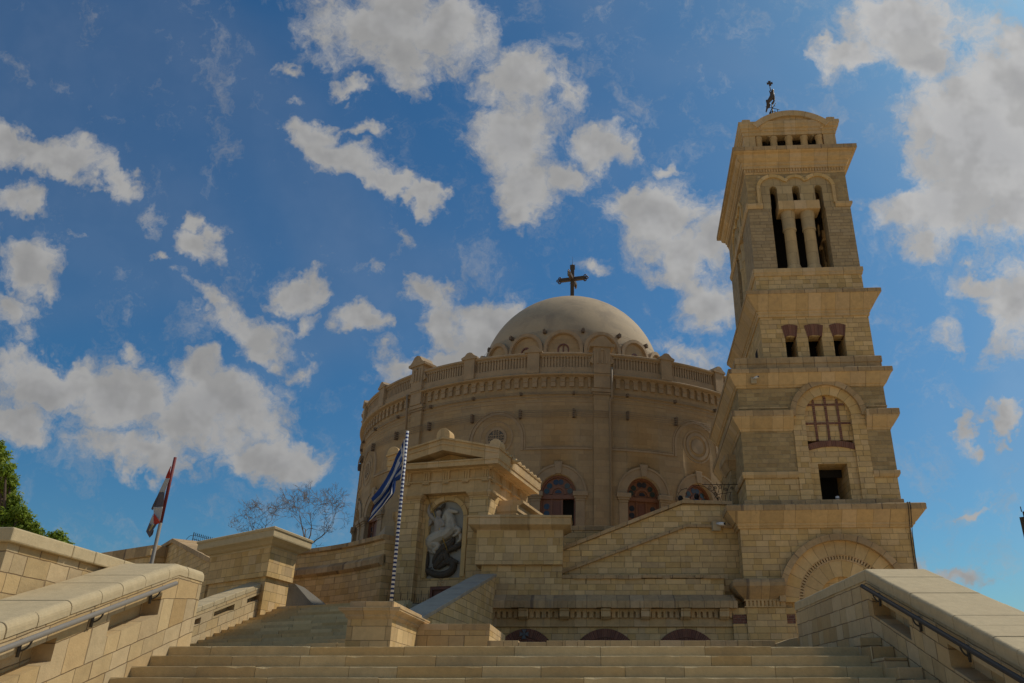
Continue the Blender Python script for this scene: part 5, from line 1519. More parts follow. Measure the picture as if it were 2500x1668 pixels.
# weathervane
tv = 3.6
vb = TF.hit(ZV(612, 1350), tv)
VT = thing('weathervane', 'dark metal weathervane figure with a cross above the bell tower', 'weathervane', (*TF.w(vb[0], tv, 0)[:2], vb[1] - .6), -R(PSI))
def V(x, y, d=0.0):
    s_, z = TF.hit(ZV(x, y), tv); return (s_ - vb[0], d, z - vb[1] + .6)
vk = (V(100, 0)[0] - V(0, 0)[0]) / 100
mb = MB(); mb.tube([(0, 0, -.4), V(612, 1350), V(585, 1000)], [.05, .045, .03], 8); part('mast', mb, m_bronze, VT)
fg = [([V(400, 1220), V(440, 1050), V(470, 900), V(540, 800), V(590, 650), V(610, 540), V(632, 520)], [22 * vk, 36 * vk, 60 * vk, 72 * vk, 55 * vk, 42 * vk, 20 * vk]),
      ([V(560, 720), V(530, 620), V(500, 545)], [34 * vk, 20 * vk, 14 * vk]), ([V(590, 600), V(580, 500)], [30 * vk, 14 * vk]),
      ([V(600, 950), V(650, 860), V(655, 740), V(640, 640)], [40 * vk, 30 * vk, 22 * vk, 22 * vk]),
      ([V(480, 940), V(520, 1000), V(490, 1100)], [30 * vk, 22 * vk, 14 * vk]), ([V(440, 880), V(405, 840), V(402, 910)], [16 * vk, 16 * vk, 14 * vk])]
blob_figure('figure', fg, m_bronze, VT, vox=.02)
mb = MB(); mb.tube([V(545, 560), V(520, 430), V(515, 320)], .022, 6); cxx = V(512, 310)
for q in range(4):
    c_, s_ = math.cos(q * PI / 2 + .08), math.sin(q * PI / 2 + .08)
    pr = [(.01, -.035), (90 * vk, -42 * vk), (90 * vk, 42 * vk), (.01, .035)]
    mb.ext([(cxx[0] + c_ * a - s_ * b_, cxx[2] + s_ * a + c_ * b_) for a, b_ in pr], -.02 - q * .0007, .02 + q * .0007)
part('top_cross', mb, m_bronze, VT)
mb = MB()
mb.tube([V(380, 1055), V(580, 1095), V(820, 1150)], .016, 6); mb.tube([V(530, 1200), V(620, 1070), V(705, 940)], .016, 6); mb.tube([V(768, 1145), V(765, 1220)], .016, 6)
mb.tube([V(650, 1020), V(690, 1040)], .014, 6)
part('direction_arms', mb, m_iron, VT)
mb = MB(); mb.tube([V(520, 1215), V(710, 1215)], .018, 6); mb.sphere(V(528, 1260), 38 * vk, 8); mb.sphere(V(700, 1250), 32 * vk, 8, (.8, .8, 1.3)); part('hanging_bells', mb, m_iron, VT)
BK = BK_save

# things on the tower
cp = TF.hit(T2(905, 1480), ly0 + .25)
T = thing('white_cup', 'small white cup on the sill of the deep tower window', 'cup', tuple(TF.w(cp[0], ly0 + .35, zA + .014)))
mb = MB(); mb.lathe([(.0, 0), (.058, 0), (.062, .02), (.068, .17), (.060, .17), (.055, .03), (0, .03)], 0, 0, 16); part('cup_body', mb, m_white, T)
mb = MB(); mb.lathe([(.0655, .06), (.069, .06), (.0705, .10), (.067, .10)], 0, 0, 16); part('cup_band', mb, m_grey, T)

def seccam(label, pos, rz, box, sc=1.0, group=None):
    T = thing('security_camera', label, 'camera', tuple(pos), rz)
    mb = MB()
    if box: mb.box(-.13 * sc, .13 * sc, -.06, .1, -.16 * sc, .14 * sc); part('junction_box', mb, plain('box_paint', (.42, .34, .22), vary=.1), T, bevel=.015)
    mb = MB(); mb.tube([(.0, -.06, .06), (.07 * sc, -.22, .03), (.14 * sc, -.38, .0)], [.035, .055 * sc, .05 * sc], 12); part('camera_body', mb, m_white if box else m_rail, T)
    mb = MB(); mb.tube([(.142 * sc, -.385, 0), (.15 * sc, -.40, -.003)], .04 * sc, 12); part('lens', mb, m_glassb, T)
p = at(T5(148, 405), 27.45); seccam('camera on a beige box over the sloping band, beside the tower base', p, .2, True, 1.1)
s_, z = TF.hit(T2(365, 730), LC * 0 + 3.3 - LA - .2); seccam('small camera on a pale box under the second tower cornice', TF.w(s_, 3.3 - LA - .2, z), -R(PSI), True, .8)
# cable on the right of the tower base
T = thing('cable', 'thin grey cable hanging over the right end of the tower base cornice', 'cable', (0, 0, 0))
q = [TF.hit(T5(1562, 232), 0), TF.hit(T5(1568, 285), 0), TF.hit(T5(1574, 380), .3), TF.hit(T5(1588, 690), .44)]
mb = MB()
for d_ in (0, .07): mb.tube([TF.w(q[0][0] + d_, .5, 6.02), TF.w(q[0][0] + d_, -.02, 6.01), TF.w(q[1][0] + d_, -.02, q[1][1]), TF.w(q[2][0] + d_, .27, q[2][1]), TF.w(q[2][0] + d_ + .02, .43, q[2][1] - .3), TF.w(q[3][0] + d_ * .5, .44, 1.0)], .014, 6)
part('cable_run', mb, m_rail, T)

# ================================================================ round church
XC, YC = -1.264, 50.0
CH = thing('round_church', 'huge round stone church with parapet and grey-brown dome', 'church', (XC, YC, 0))
RD = 13.05
def cy(RR):
    def f(p):
        a = p[0] / RR; r = RR - p[1]
        return Vector((r * math.sin(a), -r * math.cos(a), p[2]))
    return f
# openings (angle, kind)
doors = [(-1.1, 'open'), (17.3, 'shut'), (30.9, 'shut'), (-14.4, 'shut'), (-27.6, 'shut'), (-52.6, 'shut'), (44.2, 'shut'), (-66, 'shut')]
dr, dsp, dbot = .86, 8.98, 6.2
ops = sorted([(R(a) * RD, k_) for a, k_ in doors])
mb = MB(); mb.warp = cy(RD); mb.smooth = True
TH_ = .9
def strip(mb, x0, x1, z0_, z1_):
    n = max(1, int(abs(x1 - x0) / .55 + .5))
    for i in range(n):
        a, b_ = x0 + (x1 - x0) * i / n, x0 + (x1 - x0) * (i + 1) / n
        mb.face([(a, 0, z0_), (b_, 0, z0_), (b_, 0, z1_), (a, 0, z1_)])
ZT = 15.05
start, end = -R(115) * RD, R(115) * RD
x = start
for c_, k_ in ops:
    strip(mb, x, c_ - dr, 3.5, ZT)
    strip(mb, c_ - dr, c_ + dr, 3.5, dbot)
    n = 16
    for i in range(n):
        a0_, a1_ = PI - PI * i / n, PI - PI * (i + 1) / n
        xa, xb = c_ + dr * math.cos(a0_), c_ + dr * math.cos(a1_); za_, zb_ = dsp + dr * math.sin(a0_), dsp + dr * math.sin(a1_)
        mb.face([(xa, 0, za_), (xb, 0, zb_), (xb, 0, ZT), (xa, 0, ZT)])
        mb.face([(xa, 0, za_), (xb, 0, zb_), (xb, .5, zb_), (xa, .5, za_)])
    for s_ in (-1, 1): mb.face([(c_ + s_ * dr, 0, dbot), (c_ + s_ * dr, .5, dbot), (c_ + s_ * dr, .5, dsp), (c_ + s_ * dr, 0, dsp)], smooth=False)
    x = c_ + dr
strip(mb, x, end, 3.5, ZT)
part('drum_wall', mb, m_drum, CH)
mb = MB(); mb.lathe([(RD, 3.5), (RD, ZT)], 0, 0, 40, R(115), R(245), R0=RD); part('drum_wall', mb, m_drum, CH)
mb = MB(); mb.lathe([(RD + .1, 6.2), (RD + .1, 6.6), (RD + .04, 6.66), (RD - .02, 6.66)], 0, 0, 120, R0=RD) if False else None
mb = MB(); mb.lathe([(0.01, 14.9), (13.0, 14.9)], 0, 0, 60); part('flat_roof', mb, m_slab, CH)
mb = MB(); mb.lathe([(12.0, 3.6), (12.0, 14.4)], 0, 0, 60, R0=RD); part('inner_wall', mb, m_dark, CH)
# door surrounds and joinery
for c_, k_ in ops:
    mb = MB(); mb.warp = cy(RD)
    mb.arcring(c_, dsp, dr + .02, dr + .40, 0, PI, -.035, .02, 22, uvs=1); mb.arcring(c_, dsp, dr + .402, dr + .50, 0, PI, -.07, .02, 22)
    part('door_arch', mb, m_dtrim, CH)
    mb = MB(); mb.warp = cy(RD); mb.ext([(c_ - .13, dsp + dr + .02), (c_ + .13, dsp + dr + .02), (c_ + .20, dsp + dr + .62), (c_ - .20, dsp + dr + .62)], -.11, .02)
    part('keystone', mb, m_dtrim, CH, bevel=.02)
    for s_ in (-1, 1):
        mb = MB(); mb.warp = cy(RD)
        a, b_ = sorted((c_ + s_ * (dr - .02), c_ + s_ * (dr + .42)))
        mb.box(a, b_, -.05, .02, dbot, dsp - .42)
        for (g, z0_, z1_) in ((.02, dsp - .42, dsp - .30), (.07, dsp - .30, dsp - .20), (.13, dsp - .20, dsp + .02)):
            mb.box(a - g, b_ + g, -.06 - g, .02, z0_ + .001, z1_)
        part('door_capital', mb, m_dtrim, CH, bevel=.012)
    # timber frame
    F = thing('tmp', 'x', 'x') if False else None
    mb = MB(); mb.warp = cy(RD)
    mb.arcring(c_, dsp, dr - .10, dr - .005, 0, PI, .18, .45, 20)
    mb.box(c_ - dr + .005, c_ - dr + .09, .18, .45, dbot, dsp); mb.box(c_ + dr - .09, c_ + dr - .005, .18, .45, dbot, dsp)
    mb.box(c_ - dr + .09, c_ + dr - .09, .16, .45, dsp - .28, dsp - .10)
    arc = [(c_ + (dr - .1) * math.cos(a), dsp + (dr - .1) * math.sin(a)) for a in [PI * q / 18 for q in range(19)]]
    mb.ext(arc + [(c_ - dr + .1, dsp - .1), (c_ + dr - .1, dsp - .1)], .30, .42)
    mb.arcring(c_, dsp - .04, .30, .40, 0, PI, .25, .31, 14)
    xw = [c_ - dr + .09, c_ - .36, c_ + .24, c_ + dr - .09]
    for q, (a, b_) in enumerate(zip(xw[:-1], xw[1:])):
        if k_ == 'open' and q == 2: continue
        mb.box(a, b_, .30, .38, dbot, dsp - .28)
        if q == 1: mb.box(a + .02, a + .09, .24, .30, dbot, dsp - .28); mb.box(b_ - .09, b_ - .02, .24, .30, dbot, dsp - .28)
        mb.box(a, b_, .25, .30, dsp - 1.95, dsp - 1.82)
    o = part('door', mb, m_wood, CH)
    mb = MB(); mb.warp = cy(RD); mb.box(xw[1] + .13, xw[2] - .13, .27, .30, dbot + .4, dsp - .42); part('door_panel', mb, m_woodd, o)
    def disc(x, z, r, mat):
        mb = MB(); mb.warp = cy(RD); n = 14
        mb.face([(x + r * math.cos(2 * PI * q / n), .285, z + r * math.sin(2 * PI * q / n)) for q in range(n)])
        part('pane', mb, mat, o)
    for q, a in enumerate((14, 42, 78, 102, 138, 166)):
        disc(c_ + .585 * math.cos(R(a)), dsp - .02 + .585 * math.sin(R(a)), .135, m_glassg if q in (0, 1, 4, 5) else m_glassb)
    mb = MB(); mb.warp = cy(RD); mb.face([(c_ + .16 * math.cos(a), .285, dsp + .02 + .16 * math.sin(a)) for a in [PI * q / 10 for q in range(11)]]); part('pane', mb, m_glassb, o)
    for z in (dsp - .62, dsp - .96):
        disc(xw[0] + .22, z, .14, m_glassb)
        if k_ != 'open': disc(xw[3] - .22, z, .14, m_glassb)
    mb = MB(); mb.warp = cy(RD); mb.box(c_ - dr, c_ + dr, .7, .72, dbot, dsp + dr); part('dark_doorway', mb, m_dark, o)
# pilasters, 45 degrees apart
bigs = [8.1 + 45 * i for i in (-2, -1, 0, 1)]
for a in bigs:
    c_ = R(a) * RD
    mb = MB(); mb.warp = cy(RD)
    w = .40 * 1.0
    mb.box(c_ - w, c_ + w, -.16, .02, 5, 13.9)
    mb.box(c_ - w - .02, c_ + w + .02, -.20, .02, 6.1, 6.6)
    part('pilaster', mb, m_drum, CH)
    mb = MB(); mb.warp = cy(RD)
    mb.box(c_ - w - .05, c_ + w + .05, -.21, .02, 13.92, 14.02); mb.box(c_ - w - .10, c_ + w + .10, -.26, .02, 14.03, 14.22); mb.box(c_ - w, c_ + w, -.30, .02, 14.23, 14.95)
    part('pilaster_capital', mb, m_dtrim, CH, bevel=.012)
    mb = MB(); mb.warp = cy(RD)
    mb.box(c_ - .42, c_ + .42, -.36, .3, 14.99, 16.55)
    for q in (-.22, 0, .22): mb.box(c_ + q - .05, c_ + q + .05, -.40, -.35, 15.5, 16.2)
    part('parapet_pier', mb, m_dtrim, CH, bevel=.015)
    mb = MB(); mb.warp = cy(RD)
    pts = [(c_ - .62, 16.42), (c_ + .62, 16.42), (c_ + .64, 16.56), (c_ + .48, 16.60), (c_ + .36, 16.72), (c_ + .2, 16.95), (c_, 17.02), (c_ - .2, 16.95), (c_ - .36, 16.72), (c_ - .48, 16.60), (c_ - .64, 16.56)]
    mb.ext(pts, -.46, .42)
    mb.sphere((c_, -.44, 16.25), .07, 8)
    for s_ in (-1, 1): mb.ext([(c_ + s_ * .42, 15.5), (c_ + s_ * .60, 15.62), (c_ + s_ * .58, 15.75), (c_ + s_ * .44, 16.1)], -.30, .2)
    part('parapet_pier_cap', mb, m_dtrim, CH, bevel=.015)
for i in range(-7, 8):
    a = 8.1 + 15 * i
    if min(abs(a - b_) for b_ in bigs) < 1 or abs(a) > 112: continue
    c_ = R(a) * RD
    mb = MB(); mb.warp = cy(RD)
    mb.box(c_ - .30, c_ + .30, -.34, .2, 14.99, 16.20)
    pts = [(c_ - .44, 16.10), (c_ + .44, 16.10), (c_ + .46, 16.2), (c_ + .26, 16.30), (c_ + .14, 16.44), (c_, 16.48), (c_ - .14, 16.44), (c_ - .26, 16.30), (c_ - .46, 16.2)]
    mb.ext(pts, -.40, .30)
    part('parapet_post', mb, m_dtrim, CH, bevel=.012)
# parapet with blind balustrade
mb = MB(); RP = RD + .26
mb.lathe([(RP - .06, 14.98), (RP - .06, 15.34), (RP - .16, 15.35), (RP - .16, 15.93), (RP - .06, 15.94), (RP - .06, 15.98), (RP, 16.0), (RP + .03, 16.03), (RP + .03, 16.10), (RP, 16.13), (RP - .4, 16.13), (RP - .4, 14.9)], 0, 0, 150, -R(115), R(115), R0=RD)
for f_ in range(len(mb.sm)): mb.sm[f_] = False
part('parapet', mb, m_dtrim, CH)
posts = [R(8.1 + 15 * i) for i in range(-8, 8)]
for i in range(len(posts) - 1):
    a, b_ = posts[i] * RP + .40, posts[i + 1] * RP - .40
    mb = MB(); mb.warp = cy(RP)
    n = 17
    for q in range(n):
        x = a + (b_ - a) * (q + .5) / n
        w = .048
        mb.face([(x - w, .10, 15.35), (x + w, .10, 15.35), (x + w, .10, 15.93), (x - w, .10, 15.93)])
        mb.face([(x - w, .10, 15.35), (x - w, .16, 15.35), (x - w, .16, 15.93), (x - w, .10, 15.93)]); mb.face([(x + w, .10, 15.35), (x + w, .16, 15.35), (x + w, .16, 15.93), (x + w, .10, 15.93)])
        mb.ext([(x + w, 15.86), (x + w + .03, 15.93), (x - w - .03, 15.93), (x - w, 15.86)], .062, .16, back=False)
    part('baluster_panel', mb, m_dtrim, CH)
# cornice roll and corbel arcade
mb = MB(); mb.lathe([(RD - .1, 14.86), (RD + .28, 14.88), (RD + .34, 14.91), (RD + .34, 14.96), (RD + .30, 14.99), (RD - .1, 15.0)], 0, 0, 150, -R(115), R(115), R0=RD); part('cornice', mb, m_dtrim, CH)
mb = MB(); mb.warp = cy(RD); step_a = 2.045; n = int(230 / step_a)
for i in range(n):
    a = -115 + (i + .5) * step_a
    if min(abs(a - b_) for b_ in bigs) < 1.9: continue
    x = R(a) * RD; hwd = R(step_a) * RD / 2; w = .115
    # pier blocks with a round-headed gap centred on x
    mb.box(x - hwd, x - w, -.11, .02, 14.32, 14.72); mb.box(x + w, x + hwd, -.11, .02, 14.32, 14.72)
    mb.box(x - hwd + .001, x - w - .02, -.145, -.10, 14.58, 14.64); mb.box(x + w + .02, x + hwd - .001, -.145, -.10, 14.58, 14.64)
    arc = [(x + w * math.cos(q_), 14.72 + w * math.sin(q_)) for q_ in [PI * q / 6 for q in range(7)]]
    mb.ext([(x + hwd, 14.72), (x + hwd, 14.87), (x - hwd, 14.87), (x - hwd, 14.72)] + list(reversed(arc)), -.11, .02)
part('corbel_arcade', mb, m_dtrim, CH)
for z, r, h in ((13.98, .05, .06), (13.80, .03, .05), (13.55, .02, .03)):
    mb = MB(); mb.lathe([(RD - .02, z - h), (RD + r, z - h), (RD + r, z), (RD - .02, z + .02)], 0, 0, 150, -R(115), R(115), R0=RD); part('string_course', mb, m_dtrim, CH)
# relief panels with round windows
for k_, (aw, glass) in enumerate(((-15.0, True), (31.2, False), (-60, True))):
    c_ = R(aw) * RD; z = 11.78
    mb = MB(); mb.warp = cy(RD)
    mb.arcring(c_, z, .56 if not glass else .42, .72 if not glass else .56, 0, 2 * PI, -.035, .02, 28); mb.arcring(c_, z, .82, .88, 0, 2 * PI, -.02, .02, 28)
    part('round_frame', mb, m_dtrim, CH)
    mb = MB(); mb.warp = cy(RD)
    mb.arcring(c_, z - .1, 1.28, 1.42, 0, PI, -.035, .02, 26); mb.arcring(c_, z - .1, 1.46, 1.52, 0, PI, -.03, .02, 26)
    for s_ in (-1, 1):
        a, b_ = sorted((c_ + s_ * 1.28, c_ + s_ * 1.42)); mb.box(a, b_, -.035, .02, 11.08, z - .1)
        a, b_ = sorted((c_ + s_ * 1.46, c_ + s_ * 1.52)); mb.box(a, b_, -.03, .02, 11.08, z - .1)
    part('arched_moulding', mb, m_dtrim, CH)
    if glass:
        mb = MB(); mb.warp = cy(RD); n = 20; mb.face([(c_ + .42 * math.cos(2 * PI * q / n), -.01, z + .42 * math.sin(2 * PI * q / n)) for q in range(n)]); part('round_window', mb, plain('window_void', (.10, .09, .075), rough=.4), CH)
        mb = MB(); mb.warp = cy(RD)
        for q in (-.14, 0, .14):
            h_ = math.sqrt(.42 ** 2 - q * q); mb.box(c_ + q - .018, c_ + q + .018, -.04, -.01, z - h_, z + h_); mb.box(c_ - h_, c_ + h_, -.042, -.008, z + q - .018, z + q + .018)
        for q in range(8): mb.arcring(c_ + .30 * math.cos(q * PI / 4 + .4), z + .30 * math.sin(q * PI / 4 + .4), .05, .075, 0, 2 * PI, -.035, -.01, 8)
        part('window_grille', mb, m_dtrim, CH)
    else:
        mb = MB(); mb.warp = cy(RD); mb.arcring(c_, z, .0, .40, 0, 2 * PI, -.03, .02, 24); part('round_boss', mb, m_dtrim, CH)
# horizontal moulding between bays
segs = [(-80, -66.5), (-53.5, -38.8), (-35, -21.7), (-8.2, 6.1), (10.1, 24.6), (37.9, 51)]
for a, b_ in segs:
    mb = MB(); mb.warp = cy(RD); x0_, x1_ = R(a) * RD, R(b_) * RD; n = 10
    for i in range(n):
        p, q = x0_ + (x1_ - x0_) * i / n, x0_ + (x1_ - x0_) * (i + 1) / n
        mb.box(p, q, -.06, .02, 11.08, 11.18); mb.box(p, q, -.035, .02, 11.21, 11.25)
    part('bay_moulding', mb, m_dtrim, CH)
# cables on brackets
m_brk = plain('rusty_bracket', (.14, .10, .07), vary=.3)
for z, nn in ((13.95 - .0, 1), (12.9, 4)):
    ang = [-76, -68, -56, -44, -32.5, -20.8, -9.6, 2.0, 13.9, 25.5, 37]
    for a in ang:
        c_ = R(a) * RD; mb = MB(); mb.warp = cy(RD)
        if nn == 4: mb.box(c_ - .05, c_ + .05, -.20, .02, z - .22, z + .22)
        else: mb.box(c_ - .055, c_ + .055, -.20, .02, z - .05, z + .10)
        part('cable_bracket', mb, m_brk, CH)
    for j in range(nn if nn > 1 else 2):
        zz = z + (-.16 + .105 * j if nn > 1 else -.03 + .09 * j)
        pts = []
        for i in range(len(ang) - 1):
            for q in range(5):
                a = ang[i] + (ang[i + 1] - ang[i]) * q / 5; rr = RD + .21 - (0.0)
                pts.append((rr * math.sin(R(a)), -rr * math.cos(R(a)), zz - .03 * math.sin(PI * q / 5)))
        mb = MB(); mb.tube(pts, .012, 5, caps=False); part('cable', mb, m_pipe, CH)
# rain pipes
for a, zt2, zb2 in ((9.9, 15.3, 6.2), (-39.4, 14.9, 13.0)):
    pts = [(a + .25, zt2), (a + .25, 13.75), (a - .05, 13.55), (a - .05, zb2)] if zb2 < 10 else [(a, zt2), (a, zb2)]
    mb = MB(); mb.tube([((RD + (.40 if z > 13.6 else .24)) * math.sin(R(q)), -(RD + (.40 if z > 13.6 else .24)) * math.cos(R(q)), z) for q, z in pts], .06, 8); part('rain_pipe', mb, m_pipe, CH)

# dome
ZD0, RDm = 19.5, 6.1
prof = [(RDm + .02, 15.0), (RDm + .02, ZD0)] + [(RDm * math.cos(R(q * 4.5)), ZD0 + RDm * math.sin(R(q * 4.5))) for q in range(1, 20)] + [(0.0, ZD0 + RDm)]
mb = MB(); mb.lathe(prof, 0, 0, 96, R0=RDm); part('dome', mb, m_dome, CH)
RL_ = RDm + .16
for i in range(-5, 6):
    a = -3.3 + 22.5 * i
    c_ = R(a) * RL_
    mb = MB(); mb.warp = cy(RL_)
    r_ = 1.2; zc_ = 19.5
    mb.arcring(c_, zc_, r_ - .20, r_, 0, PI, -.10, .75, 24); mb.arcring(c_, zc_, r_ - .24, r_ - .202, 0, PI, -.05, .5, 24)
    for s_ in (-1, 1):
        a0_, b0_ = sorted((c_ + s_ * (r_ - .2), c_ + s_ * r_)); mb.box(a0_, b0_, -.10, .4, 15.1, zc_)
    part('lunette_arch', mb, m_dtrim, CH)
    mb = MB(); mb.warp = cy(RL_)
    # lunette field with a small round-headed window
    wr = .36; n = 16
    outer = [(c_ + (r_ - .20) * math.cos(PI - PI * q / n), zc_ + (r_ - .20) * math.sin(PI - PI * q / n)) for q in range(n + 1)]
    inner = [(c_ + wr * math.cos(PI - PI * q / n), zc_ - .02 + wr * math.sin(PI - PI * q / n)) for q in range(n + 1)]
    for q in range(n): mb.face([(inner[q][0], .08, inner[q][1]), (inner[q + 1][0], .08, inner[q + 1][1]), (outer[q + 1][0], .08, outer[q + 1][1]), (outer[q][0], .08, outer[q][1])])
    mb.box(c_ - r_ + .2, c_ - wr, .08, .3, 15.1, zc_ - .001); mb.box(c_ + wr, c_ + r_ - .2, .08, .3, 15.1, zc_ - .001); mb.box(c_ - wr, c_ + wr, .08, .3, 15.1, 18.3)
    part('lunette_field', mb, m_drum, CH)
    mb = MB(); mb.warp = cy(RL_); mb.arcring(c_, zc_ - .02, wr - .08, wr, 0, PI, .07, .26, 14); mb.box(c_ - wr, c_ - wr + .08, .07, .26, 18.3, zc_ - .02); mb.box(c_ + wr - .08, c_ + wr, .07, .26, 18.3, zc_ - .02); mb.box(c_ - .035, c_ + .035, .07, .26, 18.3, zc_ + wr - .09)
    o = part('dome_window', mb, m_woodd, CH)
    mb = MB(); mb.warp = cy(RL_); arc = [(c_ + (wr - .02) * math.cos(a_), .17, zc_ - .02 + (wr - .02) * math.sin(a_)) for a_ in [PI * q / 12 for q in range(13)]]
    mb.face(arc + [(c_ - wr + .02, .17, 18.3), (c_ + wr - .02, .17, 18.3)]); part('pane', mb, m_glassg, o)
    # lamp bracket between arches
    a2 = R(a + 11.25); rb = math.sqrt(RDm ** 2 - 1.1 ** 2) + .02
    mb = MB(); Xm = Matrix.Rotation(a2, 4, 'Z') @ Matrix.Translation((0, -rb, 20.75)); mb.X = Xm
    mb.box(-.09, .09, -.22, .1, -.10, .12); mb.tube([(0, .1, .15), (0, -.2, .18)], .02, 5); part('dome_bracket', mb, m_brk, CH)
for j in range(2):
    z = 20.72 + .1 * j; rb = math.sqrt(RDm ** 2 - (z - ZD0) ** 2) + .14
    mb = MB(); mb.tube([((rb + .02 * math.cos(q * .8)) * math.sin(R(q)), -rb * math.cos(R(q)), z) for q in range(-90, 91, 3)], .007, 4, caps=False); part('dome_cable', mb, m_pipe, CH)

# cross on the dome
KC = Frame(XC, YC, 0)
bs = KC.hit(ZK(750, 1305), 0)
z0c = ZD0 + RDm - .05
cr = thing('dome_cross', 'ornate dark metal cross with a second crossing arm on top of the dome', 'cross', (XC + bs[0] * 0, YC, z0c))
sck = 1 / 13.07 * (YC * CT + 26 * ST) / FPX * 1.05
zc_ = KC.hit(ZK(750, 810), 0)[1] - z0c
ztp = KC.hit(ZK(755, 365), 0)[1] - z0c
znd = KC.hit(ZK(748, 90), 0)[1] - z0c
mb = MB(); w = 58 * sck
mb.box(-w, w, -w, w, 0, ztp - .25)
part('upright', mb, m_bronze, cr, bevel=.02)
mb = MB(); mb.box(-w * 1.3, w * 1.3, -w * .9, w * .9, ztp - .33, ztp - .02); mb.tube([(0, 0, ztp - .03), (0, 0, ztp + .12)], [.09, .03], 8); part('top_knob', mb, m_bronze, cr, bevel=.04)
mb = MB(); mb.tube([(0, 0, ztp), (0, 0, znd)], [.014, .006], 5); part('lightning_rod', mb, m_iron, cr)
for az, L in ((R(-14), 1.0), (R(76), 1.0)):
    d_ = Vector((math.cos(az), -math.sin(az), 0)) if False else Vector((math.cos(az), math.sin(az), 0))
    pr = Vector((-d_.y, d_.x, 0)); Lm = 395 * sck
    mb = MB(); Xm = Matrix.Translation((0, 0, zc_)) @ Matrix.Rotation(az, 4, 'Z'); mb.X = Xm
    mb.box(-Lm, Lm, -w * .85, w * .85, -w * .95, w * .95); part('arm', mb, m_bronze, cr, bevel=.02)
    for s_ in (-1, 1):
        mb = MB(); mb.X = Xm
        for q in range(3):
            aa_ = (q - 1) * PI / 2; cx_ = s_ * (Lm + .02) + s_ * .14 * math.cos(aa_); cz_ = .17 * math.sin(aa_)
            mb.tube([(cx_ + .085 * math.cos(t_), 0, cz_ + .085 * math.sin(t_)) for t_ in [2 * PI * v / 10 for v in range(11)]], .045, 6, caps=False)
        mb.box(s_ * Lm - .06, s_ * Lm + .12, -.05, .05, -.1, .1)
        part('trefoil_end', mb, m_bronze, cr)
mb = MB()
for q in range(8):
    a = q * PI / 4 + .3; mb.tube([(0, 0, zc_), (.42 * math.cos(a), -.05 + .2 * math.sin(2 * a), zc_ + .42 * math.sin(a))], [.03, .008], 5)
part('rays', mb, m_bronze, cr)

# ================================================================ people behind the stair wall
m_hair = plain('black_hair', (.02, .016, .015), rough=.6, vary=.3, scale=40, bump=.4)
m_skn = plain('skin', (.36, .22, .15), rough=.55, vary=.05, bump=0)
def person(label, head, yaw, shirt, pants):
    """head: world position of the head centre"""
    H = 1.72; foot = head.z - (H - .115)
    T = thing('person', label, 'person', (head.x, head.y, foot), yaw)
    ch = lambda pts, rs: (pts, rs)
    body = [([(0, 0, .93), (0, 0, 1.1), (0, -.01, 1.28), (0, 0, 1.42), (0, .0, 1.50)], [.145, .135, .155, .12, .055]),
            ([(0, 0, 1.48), (0, -.01, 1.56)], [.055, .055]),
            ([(0, -.012, 1.59), (0, 0, 1.62)], [.085, .10])]
    for s_ in (-1, 1):
        body += [([(s_ * .09, 0, .93), (s_ * .1, -.01, .50), (s_ * .1, .02, .10)], [.10, .065, .042]),
                 ([(s_ * .1, .02, .05), (s_ * .11, -.14, .035)], [.045, .035]),
                 ([(s_ * .12, 0, 1.41), (s_ * .21, .01, 1.38), (s_ * .25, .03, 1.12), (s_ * .24, -.06, .90)], [.08, .062, .045, .03]),
                 ([(s_ * .24, -.07, .88), (s_ * .24, -.10, .80)], [.034, .025])]
        for q in range(4): body.append(([(s_ * (.225 + .012 * q), -.10, .81), (s_ * (.225 + .012 * q), -.115, .755 + .006 * abs(q - 1.5)), (s_ * (.225 + .012 * q), -.105, .725 + .008 * abs(q - 1.5))], [.009, .008, .007]))
        body.append(([(s_ * .215, -.10, .85), (s_ * .20, -.125, .80)], [.012, .009]))
    bl = [((0, .0, 1.62), .098, (.82, 1.0, 1.18)), ((0, -.10, 1.60), .018, (.7, 1, 1.2)), ((-.082, 0, 1.61), .022, (.4, 1, 1.3)), ((.082, 0, 1.61), .022, (.4, 1, 1.3))]
    b_ = blob_figure('body', body, m_skn, T, vox=.014, blobs=bl)
    mb = MB(); mb.sphere((0, .018, 1.635), .108, 14, (.88, 1.0, 1.12)); part('hair', mb, m_hair, T)
    sh = [([(0, 0, .98), (0, 0, 1.1), (0, -.01, 1.28), (0, 0, 1.43)], [.16, .152, .172, .12])]
    for s_ in (-1, 1): sh.append(([(s_ * .12, 0, 1.40), (s_ * .21, .01, 1.37), (s_ * .24, .03, 1.20)], [.088, .075, .062]))
    blob_figure('shirt', sh, plain('shirt_' + shirt[0], shirt[1], vary=.1, bump=.2), T, vox=.02)
    tr_ = [([(s_ * .085, 0, .95), (s_ * .1, -.01, .52), (s_ * .1, .02, .12)], [.12, .085, .062]) for s_ in (-1, 1)] + [([(-.06, 0, .93), (.06, 0, .93)], [.135, .135])]
    blob_figure('trousers', tr_, plain('trousers_' + pants[0], pants[1], vary=.1, bump=.2), T, vox=.02)
    mb = MB()
    for s_ in (-1, 1): mb.sphere((s_ * .033, -.088, 1.635), .012, 8)
    part('eyes', mb, m_dark, T)
hd = at((1700.5, 1215), 28.9); person('dark-haired person behind the flat parapet, in front of a stained-glass door', hd, R(185), ('blue', (.06, .09, .2)), ('grey', (.08, .08, .09)))
hd = at((1661.5, 1219.5), 28.9); person('dark-haired person whose head shows at the top of the sloping parapet', hd, R(170), ('white', (.5, .5, .48)), ('black', (.03, .03, .03)))

